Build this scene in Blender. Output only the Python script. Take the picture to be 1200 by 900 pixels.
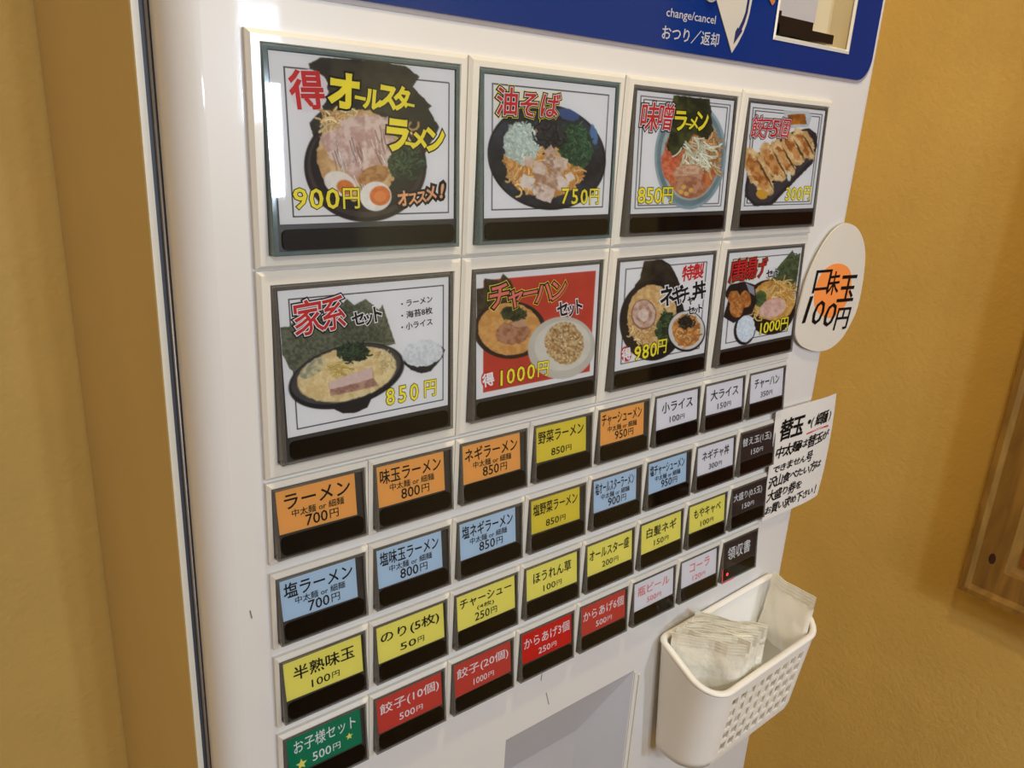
import bpy, bmesh, math, random
import numpy as np
from mathutils import Vector, Matrix

for o in list(bpy.data.objects):
    bpy.data.objects.remove(o)
S = bpy.context.scene
C = S.collection

# Working frame: 1 unit = 4 cm; x to the right along the machine's front, y into the
# wall, z up; the front of the buttons lies at y = 0.
U = 0.04
Z0 = 1.32
def V(x, y, z):
    return ((x - 4.0) * U, y * U, Z0 + z * U)

# ------------------------------------------------------------------ camera
cam_d = bpy.data.cameras.new('camera')
cam_d.sensor_width = 36.0
cam_d.lens = 911.88 / 1200 * 36.0
cam_d.clip_start = 0.01
cam = bpy.data.objects.new('camera', cam_d)
C.objects.link(cam)
yaw, pitch, roll = 0.6886, -0.3164, 0.0577
fw = Vector((math.sin(yaw) * math.cos(pitch), math.cos(yaw) * math.cos(pitch), math.sin(pitch)))
rt = fw.cross(Vector((0, 0, 1))).normalized()
up = rt.cross(fw)
r2 = rt * math.cos(roll) + up * math.sin(roll)
u2 = -rt * math.sin(roll) + up * math.cos(roll)
M = Matrix((r2, u2, -fw)).transposed().to_4x4()
M.translation = Vector(V(-2.3263, -6.0474, 3.1189))
cam.matrix_world = M
S.camera = cam

# ------------------------------------------------------------------ light
def lin(c):
    return tuple((v / 12.92 if v <= 0.04045 else ((v + 0.055) / 1.055) ** 2.4) for v in c)
def rgb(r, g, b):
    return lin((r / 255, g / 255, b / 255))

W = bpy.data.worlds.new('daylight')
S.world = W
W.use_nodes = True
W.node_tree.nodes['Background'].inputs[0].default_value = (*rgb(232, 236, 255), 1)
W.node_tree.nodes['Background'].inputs[1].default_value = 0.21

def light(name, kind, loc, target, energy, col, size=0.1, size_y=None, spot=None):
    d = bpy.data.lights.new(name, kind)
    d.energy = energy
    d.color = col
    if kind == 'AREA':
        d.shape = 'RECTANGLE' if size_y else 'DISK'
        d.size = size
        if size_y:
            d.size_y = size_y
    else:
        d.shadow_soft_size = size
    if spot:
        d.spot_size = spot
        d.spot_blend = 0.6
    o = bpy.data.objects.new(name, d)
    C.objects.link(o)
    o.location = V(*loc)
    dr = Vector(V(*target)) - Vector(V(*loc))
    o.rotation_euler = dr.to_track_quat('-Z', 'Y').to_euler()
    return o
# warm downlight hanging over the machine
light('warm_downlight', 'AREA', (3.4, -5.2, 15.0), (4.8, -0.5, -1), 1.9, (1.0, 0.80, 0.50), 0.05)
# two ceiling lamps farther back in the room, in front of the machine
light('warm_room_lamp', 'AREA', (1.2, -32.0, 14.0), (3.0, 0, -2), 1.55, (0.87, 0.92, 1.0), 0.05)
light('neutral_room_lamp', 'AREA', (3.4, -33.0, 4.0), (3.0, 0, -4), 1.8, (0.74, 0.84, 1.0), 0.05)
# daylight through a narrow window behind, to the right
light('window_daylight', 'AREA', (11.9, -30.0, 5.2), (4.5, 0, -1), 4.4, (0.68, 0.82, 1.0), 0.065, 0.20)
# daylight through the entrance behind, to the left, high
light('entrance_daylight', 'AREA', (-18.0, -54.0, 36.0), (16.0, 0.0, -6.0), 17.0, (0.84, 0.91, 1.0), 0.22, 0.22)

vs = S.view_settings
vs.view_transform = 'Standard'
vs.look = 'None'
vs.exposure = -0.22
vs.gamma = 1.0
vs.use_curve_mapping = False

# ------------------------------------------------------------------ materials
MATS = {}

def mat(name, col, rough=0.5, metal=0.0, coat=0.0, var=0.0, vscale=8.0, bump=0.0, bscale=200.0,
        trans=0.0, emit=0.0, spec=0.5, sss=0.0, bdist=0.001):
    if name in MATS:
        return MATS[name]
    m = bpy.data.materials.new(name)
    m.use_nodes = True
    nt = m.node_tree
    b = nt.nodes['Principled BSDF']
    b.inputs['Base Color'].default_value = (*col, 1)
    b.inputs['Roughness'].default_value = rough
    b.inputs['Metallic'].default_value = metal
    b.inputs['Coat Weight'].default_value = coat
    b.inputs['Coat Roughness'].default_value = 0.05
    b.inputs['Transmission Weight'].default_value = trans
    b.inputs['Specular IOR Level'].default_value = spec
    if sss:
        b.inputs['Subsurface Weight'].default_value = sss
        b.inputs['Subsurface Radius'].default_value = (0.01, 0.008, 0.006)
        b.inputs['Subsurface Scale'].default_value = 0.3
    if emit:
        b.inputs['Emission Color'].default_value = (*col, 1)
        b.inputs['Emission Strength'].default_value = emit
    tc = nt.nodes.new('ShaderNodeTexCoord')
    if var:
        n = nt.nodes.new('ShaderNodeTexNoise')
        n.inputs['Scale'].default_value = vscale
        n.inputs['Detail'].default_value = 4
        r = nt.nodes.new('ShaderNodeValToRGB')
        r.color_ramp.elements[0].position = 0.3
        r.color_ramp.elements[1].position = 0.7
        r.color_ramp.elements[0].color = (*[c * (1 - var) for c in col], 1)
        r.color_ramp.elements[1].color = (*[min(1, c * (1 + var)) for c in col], 1)
        nt.links.new(tc.outputs['Object'], n.inputs['Vector'])
        nt.links.new(n.outputs['Fac'], r.inputs['Fac'])
        nt.links.new(r.outputs['Color'], b.inputs['Base Color'])
    if bump:
        n = nt.nodes.new('ShaderNodeTexNoise')
        n.inputs['Scale'].default_value = bscale
        n.inputs['Detail'].default_value = 6
        bp = nt.nodes.new('ShaderNodeBump')
        bp.inputs['Strength'].default_value = bump
        bp.inputs['Distance'].default_value = bdist
        nt.links.new(tc.outputs['Object'], n.inputs['Vector'])
        nt.links.new(n.outputs['Fac'], bp.inputs['Height'])
        nt.links.new(bp.outputs['Normal'], b.inputs['Normal'])
    MATS[name] = m
    return m

def clear_mat(name, tint=(0.98, 0.99, 0.99), rough=0.03, ior=1.42, mixw=None):
    m = bpy.data.materials.new(name)
    m.use_nodes = True
    nt = m.node_tree
    nt.nodes.clear()
    out = nt.nodes.new('ShaderNodeOutputMaterial')
    tr = nt.nodes.new('ShaderNodeBsdfTransparent')
    tr.inputs[0].default_value = (*tint, 1)
    gl = nt.nodes.new('ShaderNodeBsdfGlossy')
    gl.inputs['Roughness'].default_value = rough
    fr = nt.nodes.new('ShaderNodeFresnel')
    fr.inputs[0].default_value = ior
    mx = nt.nodes.new('ShaderNodeMixShader')
    nt.links.new(fr.outputs[0], mx.inputs[0])
    nt.links.new(tr.outputs[0], mx.inputs[1])
    nt.links.new(gl.outputs[0], mx.inputs[2])
    nt.links.new(mx.outputs[0], out.inputs[0])
    MATS[name] = m
    return m

wall_m = mat('mustard_stucco', rgb(228, 194, 112), 0.75, var=0.05, vscale=14, bump=0.5, bscale=230, bdist=0.0012)
body_m = mat('ochre_side_paint', rgb(206, 184, 138), 0.42, bump=0.25, bscale=900, bdist=0.0003, var=0.03, vscale=20)
white_m = mat('white_enamel', rgb(226, 224, 222), 0.34, coat=0.15, var=0.015, vscale=12)
bezel_m = mat('ivory_plastic', rgb(226, 222, 212), 0.3, coat=0.15, var=0.01, vscale=60)
trim_m = mat('white_flange', rgb(225, 220, 205), 0.4, var=0.01)
seal_m = mat('grey_rubber_seal', rgb(70, 72, 80), 0.5, var=0.1, vscale=60)
steel_m = mat('grey_hinge_steel', rgb(150, 146, 142), 0.35, metal=0.7, var=0.04, vscale=50)
case_m = mat('smoky_clear_case', rgb(118, 112, 104), 0.12, coat=0.4, var=0.08, vscale=300)
tealcase_m = mat('teal_clear_case', rgb(112, 132, 130), 0.10, coat=0.5, var=0.1, vscale=300)
well_m = mat('dark_button_well', rgb(66, 60, 56), 0.3, spec=0.2, var=0.12, vscale=200)
bar_m = mat('black_display_strip', rgb(14, 8, 6), 0.35, spec=0.08)
blue_m = mat('blue_instruction_panel', rgb(0, 46, 122), 0.10, spec=0.35, var=0.05, vscale=20)
edge_m = mat('panel_edge', rgb(176, 166, 168), 0.35, var=0.02)
ink_m = mat('black_ink', rgb(16, 14, 16), 0.5, spec=0.15, var=0.1)
greyink_m = mat('thin_ink', rgb(50, 44, 44), 0.5, spec=0.15, var=0.05)
whiteink_m = mat('white_ink', rgb(238, 232, 228), 0.5, spec=0.15, var=0.02)
redink_m = mat('red_ink', rgb(205, 42, 42), 0.5, spec=0.15, var=0.06, vscale=300)
pinkink_m = mat('pink_ink', rgb(226, 112, 112), 0.5, spec=0.15, var=0.03)
yelink_m = mat('yellow_ink', rgb(250, 226, 56), 0.5, spec=0.15, var=0.03)
paleyel_m = mat('pale_yellow_ink', rgb(246, 226, 110), 0.5, spec=0.15, var=0.03)
peachink_m = mat('peach_ink', rgb(240, 170, 120), 0.5, spec=0.15, var=0.1, vscale=300)
coinwhite_m = mat('white_coin_plate', rgb(205, 200, 190), 0.35, var=0.03)
paper_m = mat('sign_paper', rgb(232, 228, 222), 0.6, var=0.015, vscale=30)
magnet_m = mat('ivory_sign_plate', rgb(226, 220, 208), 0.35, var=0.02, vscale=30)
orangepatch_m = mat('orange_spot', rgb(255, 150, 70), 0.6, var=0.04, vscale=60)
basket_m = mat('cream_basket_plastic', rgb(254, 251, 243), 0.30, coat=0.1, var=0.01, vscale=30)
black_m = mat('black_plastic', rgb(18, 15, 13), 0.3, var=0.15, vscale=80)
silver_m = mat('silver_plate', rgb(205, 206, 212), 0.35, metal=0.3, var=0.03, vscale=40)
led_m = mat('red_led', rgb(255, 60, 70), 0.3, emit=1.2, var=0.0)
pinkglow_m = mat('painted_pink_glow', rgb(240, 90, 105), 0.25, var=0.04)  # red lamp's glow on the case edge, put into the colour; does not emit
clear_m = clear_mat('clear_cover')
case_m.node_tree.nodes['Principled BSDF'].inputs['Alpha'].default_value = 0.62
tealcase_m.node_tree.nodes['Principled BSDF'].inputs['Alpha'].default_value = 0.7
coincover_m = mat('brown_coin_button', rgb(70, 48, 34), 0.4, var=0.1)
CARD = {
    'orange': mat('orange_card', rgb(240, 166, 84), 0.5, spec=0.15, var=0.015),
    'blue': mat('blue_card', rgb(180, 200, 218), 0.5, spec=0.15, var=0.015),
    'gold': mat('gold_card', rgb(226, 200, 64), 0.5, spec=0.15, var=0.015),
    'yellow': mat('yellow_card', rgb(238, 222, 104), 0.5, spec=0.15, var=0.015),
    'white': mat('white_card', rgb(228, 220, 220), 0.5, spec=0.15, var=0.015),
    'black': mat('black_card', rgb(58, 46, 42), 0.45, spec=0.15, var=0.03),
    'red': mat('red_card', rgb(200, 66, 54), 0.45, spec=0.15, var=0.03),
    'brightred': mat('bright_red_card', rgb(210, 30, 26), 0.45, spec=0.15, var=0.02),
    'green': mat('green_card', rgb(16, 122, 84), 0.45, spec=0.15, var=0.02),
}
print_m = bpy.data.materials.new('printed_photo')
print_m.use_nodes = True
_nt = print_m.node_tree
_at = _nt.nodes.new('ShaderNodeVertexColor')
_at.layer_name = 'print'
_hs = _nt.nodes.new('ShaderNodeHueSaturation')
_hs.inputs['Saturation'].default_value = 1.0
_nt.links.new(_at.outputs['Color'], _hs.inputs['Color'])
_nt.links.new(_hs.outputs['Color'], _nt.nodes['Principled BSDF'].inputs['Base Color'])
_nt.nodes['Principled BSDF'].inputs['Roughness'].default_value = 0.5
_nt.nodes['Principled BSDF'].inputs['Specular IOR Level'].default_value = 0.15

def wood_mat():
    m = bpy.data.materials.new('knotty_pine')
    m.use_nodes = True
    nt = m.node_tree
    b = nt.nodes['Principled BSDF']
    tc = nt.nodes.new('ShaderNodeTexCoord')
    mp = nt.nodes.new('ShaderNodeMapping')
    mp.inputs['Scale'].default_value = (30, 30, 6)
    wv = nt.nodes.new('ShaderNodeTexNoise')
    wv.inputs['Scale'].default_value = 2.2
    wv.inputs['Detail'].default_value = 5
    wv.inputs['Distortion'].default_value = 1.2
    cr = nt.nodes.new('ShaderNodeValToRGB')
    cr.color_ramp.elements[0].position = 0.25
    cr.color_ramp.elements[0].color = (*rgb(118, 84, 34), 1)
    cr.color_ramp.elements[1].position = 0.75
    cr.color_ramp.elements[1].color = (*rgb(172, 130, 60), 1)
    nt.links.new(tc.outputs['Object'], mp.inputs[0])
    nt.links.new(mp.outputs[0], wv.inputs['Vector'])
    nt.links.new(wv.outputs['Fac'], cr.inputs[0])
    nt.links.new(cr.outputs[0], b.inputs['Base Color'])
    b.inputs['Roughness'].default_value = 0.4
    return m
wood_m = wood_mat()
knot_m = mat('dark_wood_knot', rgb(62, 32, 16), 0.5, var=0.3, vscale=200)

# ------------------------------------------------------------------ object helpers
def obj(name, verts, faces, m, parent=None, smooth=False, mats=None, fm=None, label=None):
    me = bpy.data.meshes.new(name)
    me.from_pydata([V(*v) for v in verts], [], faces)
    for mm in (mats or [m]):
        me.materials.append(mm)
    if fm:
        for p, i in zip(me.polygons, fm):
            p.material_index = i
    if smooth:
        for p in me.polygons:
            p.use_smooth = True
    o = bpy.data.objects.new(name, me)
    C.objects.link(o)
    if parent:
        o.parent = parent
        o.matrix_parent_inverse = parent.matrix_world.inverted()
    if label:
        o['label'] = label
    return o

def thing(name, label, cat, loc, group=None):
    o = bpy.data.objects.new(name, None)
    o.empty_display_size = 0.02
    C.objects.link(o)
    o.location = V(*loc)
    o.matrix_world = Matrix.Translation(Vector(V(*loc)))
    o['label'] = label
    o['category'] = cat
    if group:
        o['group'] = group
    return o

class MB:
    def __init__(s):
        s.v = []; s.f = []; s.m = []
    def add(s, vs, fs, mi=0):
        n = len(s.v)
        s.v += list(vs)
        s.f += [tuple(i + n for i in f) for f in fs]
        s.m += [mi] * len(fs)
    def box(s, x0, x1, y0, y1, z0, z1, mi=0):
        s.add([(x0, y0, z0), (x1, y0, z0), (x1, y1, z0), (x0, y1, z0), (x0, y0, z1), (x1, y0, z1), (x1, y1, z1), (x0, y1, z1)],
              [(0, 3, 2, 1), (4, 5, 6, 7), (0, 1, 5, 4), (1, 2, 6, 5), (2, 3, 7, 6), (3, 0, 4, 7)], mi)
    def loops(s, loops, close=False, cap0=False, cap1=False, mi=0):
        """loops: lists of points of equal length, each a closed ring"""
        n = len(loops[0]); b = len(s.v)
        for l in loops:
            s.v += list(l)
        k = len(loops)
        for i in range(k - 1 + (1 if close else 0)):
            a = b + i * n; c = b + ((i + 1) % k) * n
            for j in range(n):
                s.f.append((a + j, a + (j + 1) % n, c + (j + 1) % n, c + j)); s.m.append(mi)
        if cap0:
            s.f.append(tuple(b + j for j in range(n))[::-1]); s.m.append(mi)
        if cap1:
            s.f.append(tuple(b + (k - 1) * n + j for j in range(n))); s.m.append(mi)
    def build(s, name, m, parent=None, smooth=False, mats=None, label=None):
        return obj(name, s.v, s.f, m, parent, smooth, mats, s.m if mats else None, label)

def rect(x0, x1, z0, z1, y):
    return [(x0, y, z0), (x1, y, z0), (x1, y, z1), (x0, y, z1)]

def rrect(x0, x1, z0, z1, r, n=5):
    pts = []
    for cx, cz, a0 in ((x1 - r, z1 - r, 0), (x0 + r, z1 - r, 90), (x0 + r, z0 + r, 180), (x1 - r, z0 + r, 270)):
        for i in range(n + 1):
            a = math.radians(a0 + 90 * i / n)
            pts.append((cx + r * math.cos(a), cz + r * math.sin(a)))
    return pts

def flat_shape(outlines, ext=0.0):
    """filled 2-D outlines (even-odd holes) -> verts (x,z,d), faces"""
    cu = bpy.data.curves.new('tmp', 'CURVE')
    cu.dimensions = '2D'
    cu.fill_mode = 'BOTH'
    cu.extrude = ext
    for o in outlines:
        sp = cu.splines.new('POLY')
        sp.points.add(len(o) - 1)
        for p, q in zip(sp.points, o):
            p.co = (q[0], q[1], 0, 1)
        sp.use_cyclic_u = True
    ob = bpy.data.objects.new('tmp', cu)
    me = bpy.data.meshes.new_from_object(ob)
    vs = [tuple(v.co) for v in me.vertices]
    fs = [tuple(p.vertices) for p in me.polygons]
    bpy.data.objects.remove(ob); bpy.data.curves.remove(cu); bpy.data.meshes.remove(me)
    return vs, fs

def plate(outlines, y0, thick, name, m, parent=None, label=None, warp=None):
    vs, fs = flat_shape(outlines, thick / 2)
    w = warp or (lambda x, y, z: (x, y, z))
    return obj(name, [w(x, y0 + thick / 2 - d, z) for x, z, d in vs], [f[::-1] for f in fs], m, parent, label=label)

# ------------------------------------------------------------------ lettering
FONTC = {}
def glyphs(text, bold=0.0, tube=0.0):
    """flat lettering in em units: verts (x, z), faces; tube adds a stroke round the outlines"""
    key = (text, bold, tube)
    if key in FONTC:
        return FONTC[key]
    cu = bpy.data.curves.new('tmp', 'FONT')
    cu.body = text
    cu.size = 1.0
    cu.resolution_u = 2
    cu.fill_mode = 'FRONT' if not tube else 'NONE'
    if tube:
        cu.bevel_depth = tube
        cu.bevel_resolution = 1
    ob = bpy.data.objects.new('tmp', cu)
    me = bpy.data.meshes.new_from_object(ob)
    n = len(me.vertices)
    a = np.empty(n * 3); me.vertices.foreach_get('co', a); a = a.reshape(-1, 3)
    fs = [tuple(p.vertices) for p in me.polygons]
    bpy.data.objects.remove(ob); bpy.data.curves.remove(cu); bpy.data.meshes.remove(me)
    FONTC[key] = (a, fs)
    return a, fs

def lettering(text, bold):
    """fill plus a thin tube for weight"""
    a, f = glyphs(text)
    if bold > 0:
        b, g = glyphs(text, tube=bold)
        n = len(a)
        b = b.copy(); b[:, 2] *= 0.0006 / bold
        a = a.copy(); a[:, 2] = 0.0008
        return np.vstack([a, b]), f + [tuple(i + n for i in q) for q in g]
    return a, f

def lift(q, d):
    return (q[0], q[1] - d, q[2])

def text_obj(name, text, mapf, m, parent, bold=0.0, label=None, box=None):
    """mapf(u, v) maps the fitted box (0..1, 0..1 upward) to a 3-D point"""
    a0, _ = glyphs(text)
    x0, x1 = a0[:, 0].min(), a0[:, 0].max()
    z0, z1 = a0[:, 1].min(), a0[:, 1].max()
    a, f = lettering(text, bold)
    vs = [lift(mapf((p[0] - x0) / (x1 - x0), (p[1] - z0) / (z1 - z0)), p[2]) for p in a]
    return obj(name, vs, f, m, parent, label=label)

# ------------------------------------------------------------------ the room
def struct(name, mb, m):
    o = mb.build(name, m)
    o['kind'] = 'structure'
    return o
XR = 16.0          # right wall
YB = 4.25          # wall behind the machine
FL = -Z0 / U
b = MB(); b.box(-45, XR + 2, YB, YB + 2, FL, 42); struct('wall_back', b, wall_m)
b = MB(); b.box(XR, XR + 2, -60, YB, FL, 42); struct('wall_right', b, wall_m)
b = MB(); b.box(-9, XR + 2, -62, -60, FL, 42); struct('wall_rear', b, mat('dark_brown_wall', rgb(96, 78, 58), 0.7, var=0.05, vscale=6))
b = MB(); b.box(-24, -22, -60, YB, FL, 42); struct('wall_left', b, wall_m)
b = MB(); b.box(-45, XR + 2, -60, YB + 2, FL - 2, FL)
struct('floor', b, mat('brown_floor', rgb(120, 96, 76), 0.5, var=0.1, vscale=5))
b = MB(); b.box(-45, XR + 2, -60, YB + 2, 42, 44)
struct('ceiling', b, mat('cream_ceiling', rgb(214, 206, 192), 0.8, var=0.02, vscale=5))

# ------------------------------------------------------------------ pine frame on the right wall
fr = thing('wooden_frame', 'knotty pine wall frame with stepped moulding on the mustard wall right of the machine', 'frame', (XR, -0.68, -6.15))
FY1, FY0, FZ0, FZ1 = -0.68, -9.5, -6.15, 7.5
def frame_loop(inset, depth):
    return [(XR - depth, FY1 - inset, FZ0 + inset), (XR - depth, FY0 + inset, FZ0 + inset), (XR - depth, FY0 + inset, FZ1 - inset), (XR - depth, FY1 - inset, FZ1 - inset)]
def frame_rail(side, name, prof):
    """one mitred rail: side 0 bottom, 1 far, 2 top, 3 near (left in the view)"""
    mb = MB()
    pts = [frame_loop(i, d) for i, d in prof]
    a = [p[side] for p in pts]; c = [p[(side + 1) % 4] for p in pts]
    n = len(a)
    mb.v = a + c
    for i in range(n):
        j = (i + 1) % n
        mb.f.append((i, j, n + j, n + i)); mb.m.append(0)
    mb.f.append(tuple(range(n))); mb.f.append(tuple(range(2 * n - 1, n - 1, -1))); mb.m += [0, 0]
    return mb.build(name, wood_m, fr)
prof = [(0, 0), (0, 0.60), (0.05, 0.70), (0.16, 0.70), (0.21, 0.62), (0.24, 0.58), (0.78, 0.58), (0.80, 0.46), (0.92, 0.36), (0.92, 0)]
for sd in range(4):
    frame_rail(sd, 'rail', prof)
kb = MB()
kn = [(FY1 - 0.50 + 0.07 * math.cos(a) , -5.15 + 0.13 * math.sin(a)) for a in [i * math.pi / 8 for i in range(16)]]
kb.loops([[(XR - 0.582, y, z) for y, z in kn], [(XR - 0.588, FY1 - 0.50 + (y - FY1 + 0.50) * 0.9, -5.15 + (z + 5.15) * 0.9) for y, z in kn]], cap1=True)
kb.build('knot', knot_m, fr)
b = MB(); b.box(XR - 0.26, XR - 0.02, FY0 + 0.9, FY1 - 0.9, FZ0 + 0.9, FZ1 - 0.9)
b.build('inner_panel', mat('amber_panel', rgb(150, 92, 34), 0.4, var=0.15, vscale=10), fr)

# ------------------------------------------------------------------ the vending machine
XL, XE = -0.60, 9.03
BOT, TOP = -32.6, 12.0
vm = thing('vending_machine', 'white meal ticket vending machine with rows of Japanese menu buttons against the mustard wall', 'vending machine', (4.2, 2.2, BOT))

# body behind the door
b = MB()
b.box(-0.703, 9.0, 0.40, YB - 0.03, BOT, TOP)
b.build('body', body_m, vm, label='ochre painted side of the cabinet')
b = MB()
b.box(-0.716, -0.664, 0.355, 0.40, BOT, TOP)
b.build('body_flange', trim_m, vm, label='thin white flange along the door gap')
b = MB()
b.box(-0.664, 8.95, 0.36, 0.40, BOT, TOP)
b.build('door_seal', seal_m, vm)
b = MB()
b.loops([[(-0.618 + 0.014 * math.cos(a), 0.344 + 0.014 * math.sin(a), z) for a in [i * math.pi / 5 for i in range(10)]] for z in (BOT, TOP)], cap0=True, cap1=True)
b.build('hinge_rod', steel_m, vm, smooth=True)

# door: flat front with openings, rounded edges
PY = 0.05
outer = [(XL + 0.26, BOT), (XE - 0.16, BOT), (XE - 0.16, TOP), (XL + 0.26, TOP)]
RX0, RX1, RZ1, RZ0 = 2.93, 5.32, -4.31, -9.0      # coin return opening
SX0, SX1, SZ0, SZ1 = 6.43, 8.12, 4.345, 6.3       # note/coin slot opening
vs_, fs_ = flat_shape([outer, [(RX0, RZ0), (RX1, RZ0), (RX1, RZ1), (RX0, RZ1)], [(SX0, SZ0), (SX1, SZ0), (SX1, SZ1), (SX0, SZ1)]])
b = MB()
b.add([(x, PY, z) for x, z, d in vs_], fs_)
def edge_strip(cx, cy, rx, ry, a0, a1, n=10):
    col = []
    for i in range(n + 1):
        a = math.radians(a0 + (a1 - a0) * i / n)
        col.append((cx + rx * math.cos(a), cy + ry * math.sin(a)))
    return col
for prof2 in ([(XL, 0.33)] + edge_strip(XL + 0.26, PY + 0.26, 0.26, 0.26, 180, 270), edge_strip(XE - 0.16, PY + 0.16, 0.16, 0.16, 270, 360) + [(XE, 0.36)]):
    n = len(prof2)
    b.add([(x, y, z) for z in (BOT, TOP) for x, y in prof2], [(i, i + 1, n + i + 1, n + i) for i in range(n - 1)])
door = b.build('front_door', white_m, vm)
for p in door.data.polygons:
    p.use_smooth = abs(p.normal.y) < 0.999
# coin return well
b = MB()
BK = 0.30
bx0, bx1, bz1 = RX0 + 0.15, 4.48, -5.15
A = rect(RX0, RX1, RZ0, RZ1, PY); B = rect(bx0, bx1, RZ0 + 0.6, bz1, BK)
b.loops([A, B], cap1=False)
b.add([B[0], B[1], B[2], B[3]], [(0, 1, 2, 3)])
b.build('coin_return_well', mat('grey_well', rgb(190, 190, 196), 0.3, coat=0.2, var=0.03, vscale=20), vm, label='recessed funnel shaped coin return well')
b = MB()
b.box(5.335, 5.36, PY - 0.012, PY + 0.0, RZ0, RZ1 - 0.05)
b.box(5.43, 5.47, PY - 0.02, PY + 0.0, RZ0, RZ1 - 0.12)
b.build('return_trim', trim_m, vm)

# blue instruction panel
BX0, BX1, BZ0 = -0.2, 8.80, 4.015
r = 0.32
pts = [(BX0, BZ0)] + [(BX1 - r + r * math.sin(a), BZ0 + r - r * math.cos(a)) for a in [i * math.pi / 16 for i in range(9)]] + [(BX1, 9.0), (BX0, 9.0)]
blue = plate([pts, [(SX0, SZ0), (SX1, SZ0), (SX1, SZ1), (SX0, SZ1)]], PY - 0.03, 0.028, 'instruction_panel', blue_m, vm, label='dark blue panel with white instructions')
pe = [(x + (0.035 if x > 4 else 0), z - 0.04 if z < 8 else z) for x, z in pts]
plate([pe, [(SX0, SZ0), (SX1, SZ0), (SX1, SZ1), (SX0, SZ1)]], PY - 0.012, 0.011, 'panel_border', edge_m, vm)
BY = PY - 0.034
def on_blue(x0, z0, x1, z1, dz=0.0):
    return lambda u, v: (x0 + (x1 - x0) * u, BY, z0 + (z1 - z0) * v + dz * u)
inkblue_m = mat('pale_panel_ink', rgb(190, 190, 196), 0.4, var=0.02)
text_obj('lettering', 'change/cancel', on_blue(4.47, 4.305, 5.29, 4.415, 0.018), inkblue_m, blue, 0.006)
text_obj('lettering', 'おつり／返却', on_blue(4.435, 4.105, 5.39, 4.245, 0.018), inkblue_m, blue, 0.012)
# lever plate: wedge with a curved arrow
wd = [(5.10, 4.95), (5.24, 4.60), (5.642, 4.085), (5.731, 4.198), (5.80, 4.31), (5.845, 4.42), (5.872, 4.53), (5.885, 4.66), (5.88, 4.95)]
plate([wd], BY - 0.01, 0.012, 'lever_plate', coinwhite_m, vm, label='pale wedge with a curved arrow')
ar = [(5.835, 4.95), (5.835, 4.66), (5.828, 4.53), (5.80, 4.43), (5.76, 4.345), (5.775, 4.33), (5.65, 4.185), (5.655, 4.315), (5.683, 4.36), (5.70, 4.345), (5.755, 4.44), (5.79, 4.53), (5.80, 4.66), (5.80, 4.95)]
plate([ar], BY - 0.016, 0.005, 'curved_arrow', mat('navy_ink', rgb(14, 34, 96), 0.4, var=0.02), vm)
def disk(cx, cz, rx, rz, n=28):
    return [(cx + rx * math.cos(2 * math.pi * i / n), cz + rz * math.sin(2 * math.pi * i / n)) for i in range(n)]
plate([disk(5.14, 4.68, 0.13, 0.13)], BY - 0.02, 0.02, 'return_knob_rim', coinwhite_m, vm)
plate([disk(5.14, 4.68, 0.10, 0.10)], BY - 0.05, 0.03, 'return_knob', coincover_m, vm, label='brown round knob')
plate([[(6.05, 4.80), (6.20, 4.73), (6.285, 4.665), (6.325, 4.70), (6.34, 4.80), (6.3, 4.95), (6.1, 4.95)]], BY - 0.01, 0.01, 'orange_emblem', mat('orange_emblem_ink', rgb(190, 120, 66), 0.4, var=0.05), vm)
# coin slot recess
b = MB()
b.loops([rect(SX0, SX1, SZ0, SZ1, PY - 0.03), rect(SX0, SX1, SZ0, SZ1, 0.33)], cap1=True)
b.build('slot_recess', mat('ivory_recess', rgb(214, 200, 166), 0.35, var=0.03, vscale=30), vm)
b = MB()
b.loops([rect(SX0 - 0.03, SX1 + 0.03, SZ0 - 0.035, SZ1, PY - 0.04), rect(SX0, SX1, SZ0, SZ1, PY - 0.05), rect(SX0 + 0.02, SX1 - 0.02, SZ0 + 0.02, SZ1, PY - 0.02)])
b.build('slot_rim', mat('bright_rim', rgb(238, 234, 224), 0.2, coat=0.4, var=0.01), vm)
b = MB()
b.box(SX0 + 0.02, 7.42, PY + 0.08, 0.32, 4.60, SZ1 - 0.1)
b.build('coin_unit', silver_m, vm, label='silver coin unit in the slot recess')
b = MB()
b.box(SX0 + 0.02, 7.75, PY - 0.02, 0.30, 4.39, 4.50)
b.box(SX0 + 0.02, 7.30, PY + 0.02, 0.30, 4.50, 4.60)
b.box(SX0 + 0.02, SX0 + 0.10, PY - 0.02, 0.30, 4.39, 4.64)
b.build('coin_tray', black_m, vm)

# small scuffs on the lower panel
scuff_m = mat('grey_scuff', rgb(120, 116, 122), 0.6, var=0.2, vscale=300)
for sx, sz, dx, dz in [(3.47, -3.54, -0.007, -0.09), (3.574, -3.883, 0.064, -0.209), (-0.233, -1.17, 0.012, -0.077)]:
    w_ = 0.006
    plate([[(sx - w_, sz), (sx, sz + 0.01), (sx + w_, sz), (sx + dx + w_, sz + dz), (sx + dx, sz + dz - 0.01), (sx + dx - w_, sz + dz)]], PY - 0.003, 0.002, 'scuff_mark', scuff_m, vm)
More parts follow.
